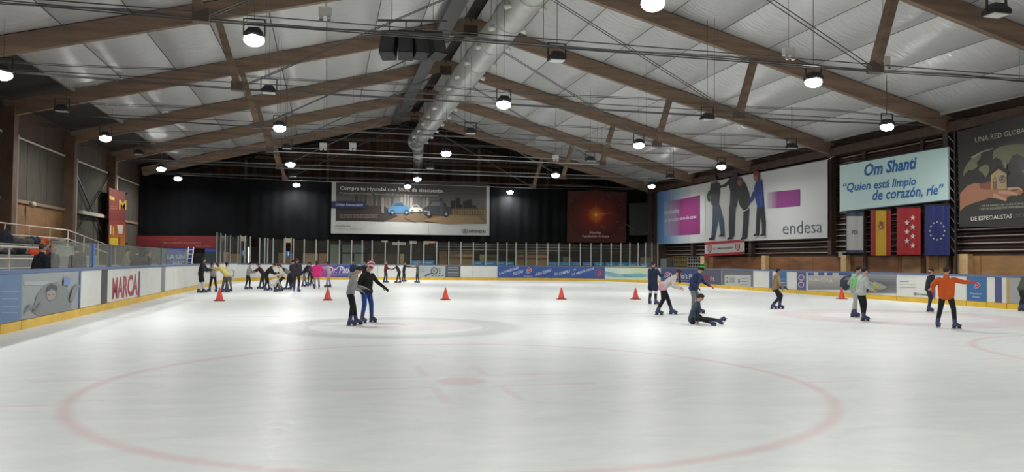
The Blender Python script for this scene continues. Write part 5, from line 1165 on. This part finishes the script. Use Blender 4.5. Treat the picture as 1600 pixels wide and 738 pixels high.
def stripes(nm, a, b_, sc, rot=(0, 0, 0)):
    m = bpy.data.materials.new(nm); m.use_nodes = True; n = m.node_tree.nodes; l = m.node_tree.links; bs = n['Principled BSDF']; bs.inputs['Roughness'].default_value = .95
    tc = n.new('ShaderNodeTexCoord'); mp = n.new('ShaderNodeMapping'); mp.inputs['Rotation'].default_value = rot; l.new(tc.outputs['Object'], mp.inputs[0])
    wv = n.new('ShaderNodeTexWave'); wv.bands_direction = 'Z'; wv.inputs['Scale'].default_value = sc; wv.inputs['Distortion'].default_value = .6; l.new(mp.outputs[0], wv.inputs['Vector'])
    cr = n.new('ShaderNodeValToRGB'); cr.color_ramp.interpolation = 'CONSTANT'; cr.color_ramp.elements[0].color = tuple(a)+(1,); cr.color_ramp.elements[1].color = tuple(b_)+(1,); cr.color_ramp.elements[1].position = .5
    l.new(wv.outputs['Fac'], cr.inputs[0]); l.new(cr.outputs[0], bs.inputs['Base Color']); return m
hat_str = stripes('striped_knit', H('b03048'), H('d8d0cc'), 4.2, (.6, .5, 0)); hat_grn = stripes('green_striped_knit', H('3fae4c'), H('181c18'), 3.2, (.3, 0, 0))
camo = mat('navy_camo', H('27355c'), .85, var=.75, scale=14)
WD = (.02, .12)
# ---- left group
person(313, 458, 1.62, 5, 'person in black top and leggings with white leg warmers reaching right, leftmost skater', '14151a', '15161c', '251812', 'long', lean=10, hands=[(.36, -.02, -.22), (.34, 0, -.26)], headp=22, glove=BLK, extra={'shin': mat('white_sock', (.55, .55, .54), .9)}, feet=[(.10, .09, 0, 12), (-.06, -.08, 0, -20)])
person(333, 456.5, 1.42, 150, 'person in grey top and black leggings behind the yellow hoodie skater', '7c7c80', '191a1e', '2c1c16', 'long', lean=14, hands=[(.3, 0, -.15), (.3, 0, -.2)], headp=25, feet=[(.12, .1, 0, 10), (-.1, -.1, 0, -10)])
person(348, 457.5, 1.56, 178, 'person in yellow hoodie and grey trousers leaning left with outstretched arms', 'c2b36a', '4c4b50', '4a2e22', 'long', lean=42, hipx=-.16, hands=[(.50, -.04, -.12), (.50, .0, -.2)], headp=45, feet=[(-.02, .12, 0, 5), (-.20, -.12, 0, -5)], coat=.1)
person(357, 456, 1.42, 165, 'person in white top and grey leggings behind the yellow hoodie skater', 'b4b3ae', '66646a', '15110f', 'long', lean=16, hipx=-.05, hands=[None, (-.12, .12, -.33)], headp=30, feet=[(.1, .08, 0, 0), (-.1, -.08, 0, -10)])
person(387, 452.5, 1.38, 0, 'person in grey top and black trousers facing the maroon jumper skater', '8f8f92', '17171d', '2a1a16', 'tail', lean=10, hands=[(.26, 0, -.2), (.24, 0, -.24)], headp=15)
person(407.5, 452, 1.42, 180, 'person in maroon jumper leaning left and pulling the grey-topped skater', '3a1822', '1d2030', '301c16', 'tail', lean=32, hipx=-.12, hands=[(.40, -.02, -.2), (.40, .02, -.26)], headp=28, feet=[(.03, .09, 0, 5), (-.12, -.1, 0, -5)])
person(420, 454.5, 1.50, 5, 'person in black jacket bending over the crouching white-coated child', '131318', '15151c', '241a16', 'short', lean=38, hipx=-.16, hands=[(.28, -.02, -.26), (.26, 0, -.3)], headp=50, coat=.12, feet=[(0, .1, 0, 6), (-.16, -.1, 0, -6)])
person(427.5, 456.5, 1.20, 60, 'small child in a white coat crouching on the ice inside the huddle', 'b7b6b0', '1b1b20', '17120f', 'short', lean=48, hipz=.36, hipx=-.12, hands=[(.25, -.05, -.25), (.25, -.05, -.25)], headp=55, coat=.35, bulk=1.2, feet=[(.14, .1, 0, 10), (.02, -.1, 0, -10)])
person(438, 455.5, 1.50, 205, 'person in cream jumper and black trousers with knees bent in the huddle', 'c3bda6', '18161b', '33221a', 'short', lean=22, hipx=-.14, hipz=.70, hands=[(.22, .02, -.25), (.05, .08, -.33)], headp=35, feet=[(.08, .14, 0, 20), (-.10, -.12, 0, 20)])
person(447, 453.5, 1.50, 178, 'person in black with a grey vest bending left at the right of the huddle', '1b1a1e', '18181e', '3c2218', 'bob', lean=50, hipx=-.18, hands=[(.36, 0, -.22), (.34, 0, -.25)], headp=60, feet=[(-.04, .1, 0, 5), (-.2, -.1, 0, -5)], extra={'vest': CL('77757c')})
person(456, 450, 1.52, 60, 'person in dark clothes standing behind the tall charcoal-clad one', '1a1a20', '1b1b22', '221814', 'short', lean=4)
person(463, 456.5, 1.62, 88, 'tall person in charcoal hoodie and trousers seen from behind', '2c272c', '302a32', '2e2320', 'hood', lean=3, coat=.1, bulk=1.08, feet=[(0, .11, 0, 18), (-.02, -.1, 0, -18)])
person(478, 448.5, 1.50, 20, 'person in navy top and grey trousers bent forward left of the purple jacket', '171d30', '77777a', '1a1614', 'short', lean=30, hipx=-.14, hands=[(.2, .02, -.28), (.2, 0, -.3)], headp=35, feet=[(.02, .12, 0, 5), (-.2, -.1, 0, -8)])
person(484.5, 444.5, 1.42, 160, 'person with an orange headband half hidden behind the purple jacket', '2a2530', '1c1c24', '2c201a', 'short', lean=12, extra={'band': CL('b84c26')})
person(488.5, 447.5, 1.38, 178, 'person in purple jacket and black trousers leaning left', '7a3a72', '17161c', '2a1e1a', 'short', lean=24, hipx=-.08, hands=[(.34, 0, -.12), (.32, 0, -.2)], headp=25, feet=[(.12, .1, 0, 5), (-.1, -.1, 0, -5)])
person(495, 451.5, 1.50, 120, 'person in long bright pink jacket and grey trousers', 'd62a78', '8a8a90', '3a2820', 'bob', lean=6, coat=.35, bulk=1.05, hands=[None, (.1, .12, -.25)])
person(513, 449.5, 1.45, 176, 'person in pale grey top and trousers with arms held out to the left', 'a8a8ae', '9c9ba2', '2a1a14', 'bob', lean=12, hipx=-.04, hands=[(.48, .0, -.08), (.46, 0, -.14)], headp=12)
# ---- behind and beside the pair
person(551, 444, 1.50, -60, 'person in navy jacket behind the boy in the grey hoodie', '1c2848', '16181f', '17130f', 'short', lean=4, extra={'mask': True})
person(569, 443.5, 1.46, -90, 'person in black with a dark mask behind the striped beanie', '15161b', '15161b', '17130f', 'short', lean=3, extra={'mask': True}, hands=[(.0, .3, -.1), (.05, .4, -.06)])
person(549, 509.5, 1.46, 8, 'boy in grey hoodie and black track trousers looking down', '8c8c8e', '121318', '241a16', 'hood', lean=12, hipx=-.04, hands=[(.24, -.02, -.25), (.16, .03, -.30)], headp=42, glove=GRYG, feet=[(.10, .09, 0, 6), (-.03, -.09, 0, -4)])
person(571.5, 505, 1.50, -35, 'child in striped beanie, black jacket and blue trousers with one arm out', '0f0f12', '1f4488', '3a2418', 'pom', lean=6, hands=[(.12, .30, -.30), (.10, .05, -.34)], headp=26, heady=20, glove=BLK, feet=[(.05, .15, 0, 8), (.0, -.13, 0, 0)], coat=.06, bulk=1.05, extra={'hat': hat_str})
person(602, 442, 1.49, -5, 'person in dark red jacket at the left end of the hand-holding chain', '6c2430', '3f3c44', '8a6a50', 'short', lean=4, hands=[(.30, .02, -.2), (.28, 0, -.25)], headp=5)
person(621, 442.5, 1.42, 172, 'person in dark purple leaning left in the middle of the chain', '33243c', '1c1a22', '1a1614', 'long', lean=26, hipx=-.12, hands=[(.38, 0, -.2), (.1, .1, -.3)], headp=30, feet=[(.02, .1, 0, 5), (-.18, -.1, 0, -5)])
person(630.5, 440.8, 1.44, 0, 'person in black and plum with both arms reaching right to the green coat', '2a1a28', '18181e', '17130f', 'short', lean=8, hands=[(.50, .0, -.04), (.48, .02, -.08)], headp=5)
person(652.5, 442.5, 1.48, 182, 'person in grey-green coat and pink hat at the right end of the chain', '5a6a60', '3c3c42', '5c3c30', 'beanie', lean=0, hands=[(.42, .0, -.06), (.05, .03, -.4)], coat=.25, headp=2, glove=BLK, extra={'hat': mat('pink_knit', H('b0506e'), .95)})
# ---- right group
person(1020, 476, 1.62, 40, 'person in long navy coat and dark leggings with white knee bands', '18243c', '1f2128', '2a1c18', 'short', lean=2, coat=.72, bulk=1.08, hands=[None, (.25, .12, -.18)], headp=4, glove=BLK, feet=[(.0, .16, 0, 18), (-.06, -.18, 0, -4)], extra={'stripe': mat('white_band', (.6, .6, .6), .8)})
person(1043, 494.5, 1.60, -5, 'long-haired person in white jumper and black leggings skating bent forward', 'bdb9b6', '101014', '3c2018', 'longforward', lean=50, hipx=-.14, hands=[(.22, .0, -.28), (.16, .02, -.30)], headp=38, feet=[(.14, .08, 0, -8), (-.30, -.10, .03, -6)], extra={'waist': CL('c89aa8')}, glove=None)
person(1087, 491, 1.52, -40, 'person in green and black beanie and navy patterned jacket behind the fallen boy', camo, '6f6f72', '2a1c16', 'pom', lean=22, hipx=-.08, hands=[(.30, .06, -.30), (.08, .08, -.32)], headp=30, glove=[mat('red_glove', H('b83040'), .8), BLK], feet=[(.08, .12, 0, 10), (-.04, -.12, 0, -10)], coat=.06, bulk=1.12, extra={'hat': hat_grn, 'brim': hat_bk})
person(1089, 507, 1.50, -8, 'boy in dark teal sweatshirt sitting on the ice with legs stretched right', '2e3f4c', '0f1015', '241a16', 'short', lean=18, hipz=.13, hipx=-.12, hands=[(.18, .05, -.36), (-.05, .12, -.34)], headp=30, feet=[(.66, .06, -.04, 5, 55), (.36, -.30, -.06, -70, 10)], bulk=1.08)
person(1213, 483.5, 1.50, 0, 'boy in tan hoodie and navy trousers skating right with bent knees', '8a7350', '141b2e', '1e1512', 'hood', lean=10, hipx=-.04, hipz=.72, hands=[(.16, .05, -.34), (.20, .04, -.32)], headp=10, glove=BLK, skin=1, feet=[(.14, .09, 0, -4), (-.16, -.08, 0, -6)])
person(1336, 496.5, 1.54, 15, 'person in bright green vest and pale grey trousers skating with a white-sleeved friend', '9c9da0', 'a9a9a6', '17120f', 'tail', lean=12, hipx=.0, hands=[(.1, .02, -.32), (.05, .06, -.33)], headp=14, extra={'vest': CL('74b07a')}, feet=[(.06, .08, 0, -8), (-.16, -.1, 0, -10)])
person(1346, 502, 1.50, 5, 'person in pale grey top and black trousers pointing right with yellow-green gloves', 'aeb4b2', '0e0e12', '17120f', 'short', lean=12, hipx=-.02, hands=[(.46, .0, -.20), (.16, .02, -.30)], headp=12, glove=mat('lime_glove', H('b8c23c'), .8), feet=[(.10, .07, 0, -6), (.02, -.08, 0, -8)], coat=.05, bulk=1.05)
person(1455, 488, 1.46, 175, 'person in dark navy hooded jacket and jeans leaning back behind the orange sweatshirt', '151b28', '222a3c', '15110f', 'hood', lean=-8, hipx=.06, hands=[(.06, .05, -.34), (.05, .05, -.34)], headp=0, feet=[(.12, .08, 0, 175), (.02, -.1, 0, 185)], extra={'mask': True})
person(1479, 514, 1.54, 60, 'boy in orange sweatshirt and black trousers pointing right with a pink glove', 'c4541c', '15141a', '2e1c14', 'short', lean=6, hands=[(.0, .14, -.28), (.24, .38, -.05)], headp=12, heady=-25, glove=[mat('pink_glove', H('c03060'), .8), mat('pink_glove2', H('c43464'), .8)], feet=[(.10, .20, 0, -20), (.0, -.18, 0, -58)], bulk=1.16)
person(1597, 487.5, 1.50, 10, 'person in olive-grey top and dark trousers at the right edge of the photo', '4a4f44', '1e1e20', '2a1c16', 'short', lean=26, hipx=.02, hands=[(.3, .05, -.25), (.2, .05, -.3)], headp=20, coat=.05, feet=[(.12, .1, 0, 0), (-.18, -.1, 0, -6)])
# ---- spectators behind the left boards (seated on a bench)
o = MB().bx(-8.95, -6.45, 9, 50, -.12, .24, m_conc).build('raised_walkway', loc=(-7.3, 30, -.12)); tag(o, 'raised concrete walkway behind the left boards', 'walkway')
def bench(y0, y1, label):
    t = thing('bench', label, 'bench', (-7.35, (y0+y1)/2, .24)); MB().bx(-7.7, -7.2, y0, y1, .96, 1.0, m_tan).build('seat', t)
    for y in (y0+.1, y1-.1): MB().bx(-7.65, -7.25, y-.03, y+.03, .24, .96, m_house).build('leg', t)
bench(20.6, 23.6, 'wooden bench under the two spectators in dark coats'); bench(26.5, 29.0, 'wooden bench under the lone spectator behind the glass'); bench(38, 43.5, 'wooden bench behind the far part of the left glass')
def sit(px, label, top, hair, style='short', u=-7.35, Ht=1.72, th=0, **k):
    q = atu(px, 415, u); person(0, 0, Ht, th, label, top, '1a1a20', hair, style, pos=V((u, q.y, .24)), hipz=.88, hipx=0, feet=[(.42, .1, 0, 0), (.40, -.1, 0, 0)], skates=False, boots=m_house, group='spectators behind the left boards', coat=.1, bulk=1.2, **k)
sit(58, 'spectator in a wide navy coat with short brown hair behind the left boards', '11151f', '4a3428', th=60, lean=12, headp=8)
sit(76, 'spectator with ginger-brown hair beside the one in the navy coat', '1a2030', '7a4a34', th=-10, lean=10, headp=10)
sit(124, 'dark-haired spectator in black and white jacket behind the blue glass post', '15161c', '1d1612', th=150, lean=14, headp=16, extra={'vest': CL('50545c')})
sit(195, 'spectator in a pale cream coat behind the scuffed left glass', '8c8468', '5a4434', u=-7.8, th=20, lean=6)
sit(210, 'spectator in dark jacket left of another behind the scuffed glass', '1a1d22', '1d1612', u=-7.8, th=90, lean=20)
sit(222, 'spectator in dark coat hunched at the far end of the scuffed glass', '16181c', '1d1612', u=-7.8, th=60, lean=28)

# ---- convert remesh modifiers in one pass
for o, vox, sm in PEND:
    r = o.modifiers.new('r', 'REMESH'); r.mode = 'VOXEL'; r.voxel_size = vox; r.use_smooth_shade = True
    if sm: q = o.modifiers.new('s', 'SMOOTH'); q.iterations = sm; q.factor = .5
dg = bpy.context.evaluated_depsgraph_get(); dg.update(); new = []
for o, vox, sm in PEND: new.append(bpy.data.meshes.new_from_object(o.evaluated_get(dg)))
for (o, vox, sm), me in zip(PEND, new):
    m0 = o.data.materials[0]; o.modifiers.clear(); o.data = me
    if not me.materials: me.materials.append(m0)
    me.polygons.foreach_set('material_index', [0]*len(me.polygons))
bpy.data.objects.remove(_to); bpy.data.curves.remove(_tc)
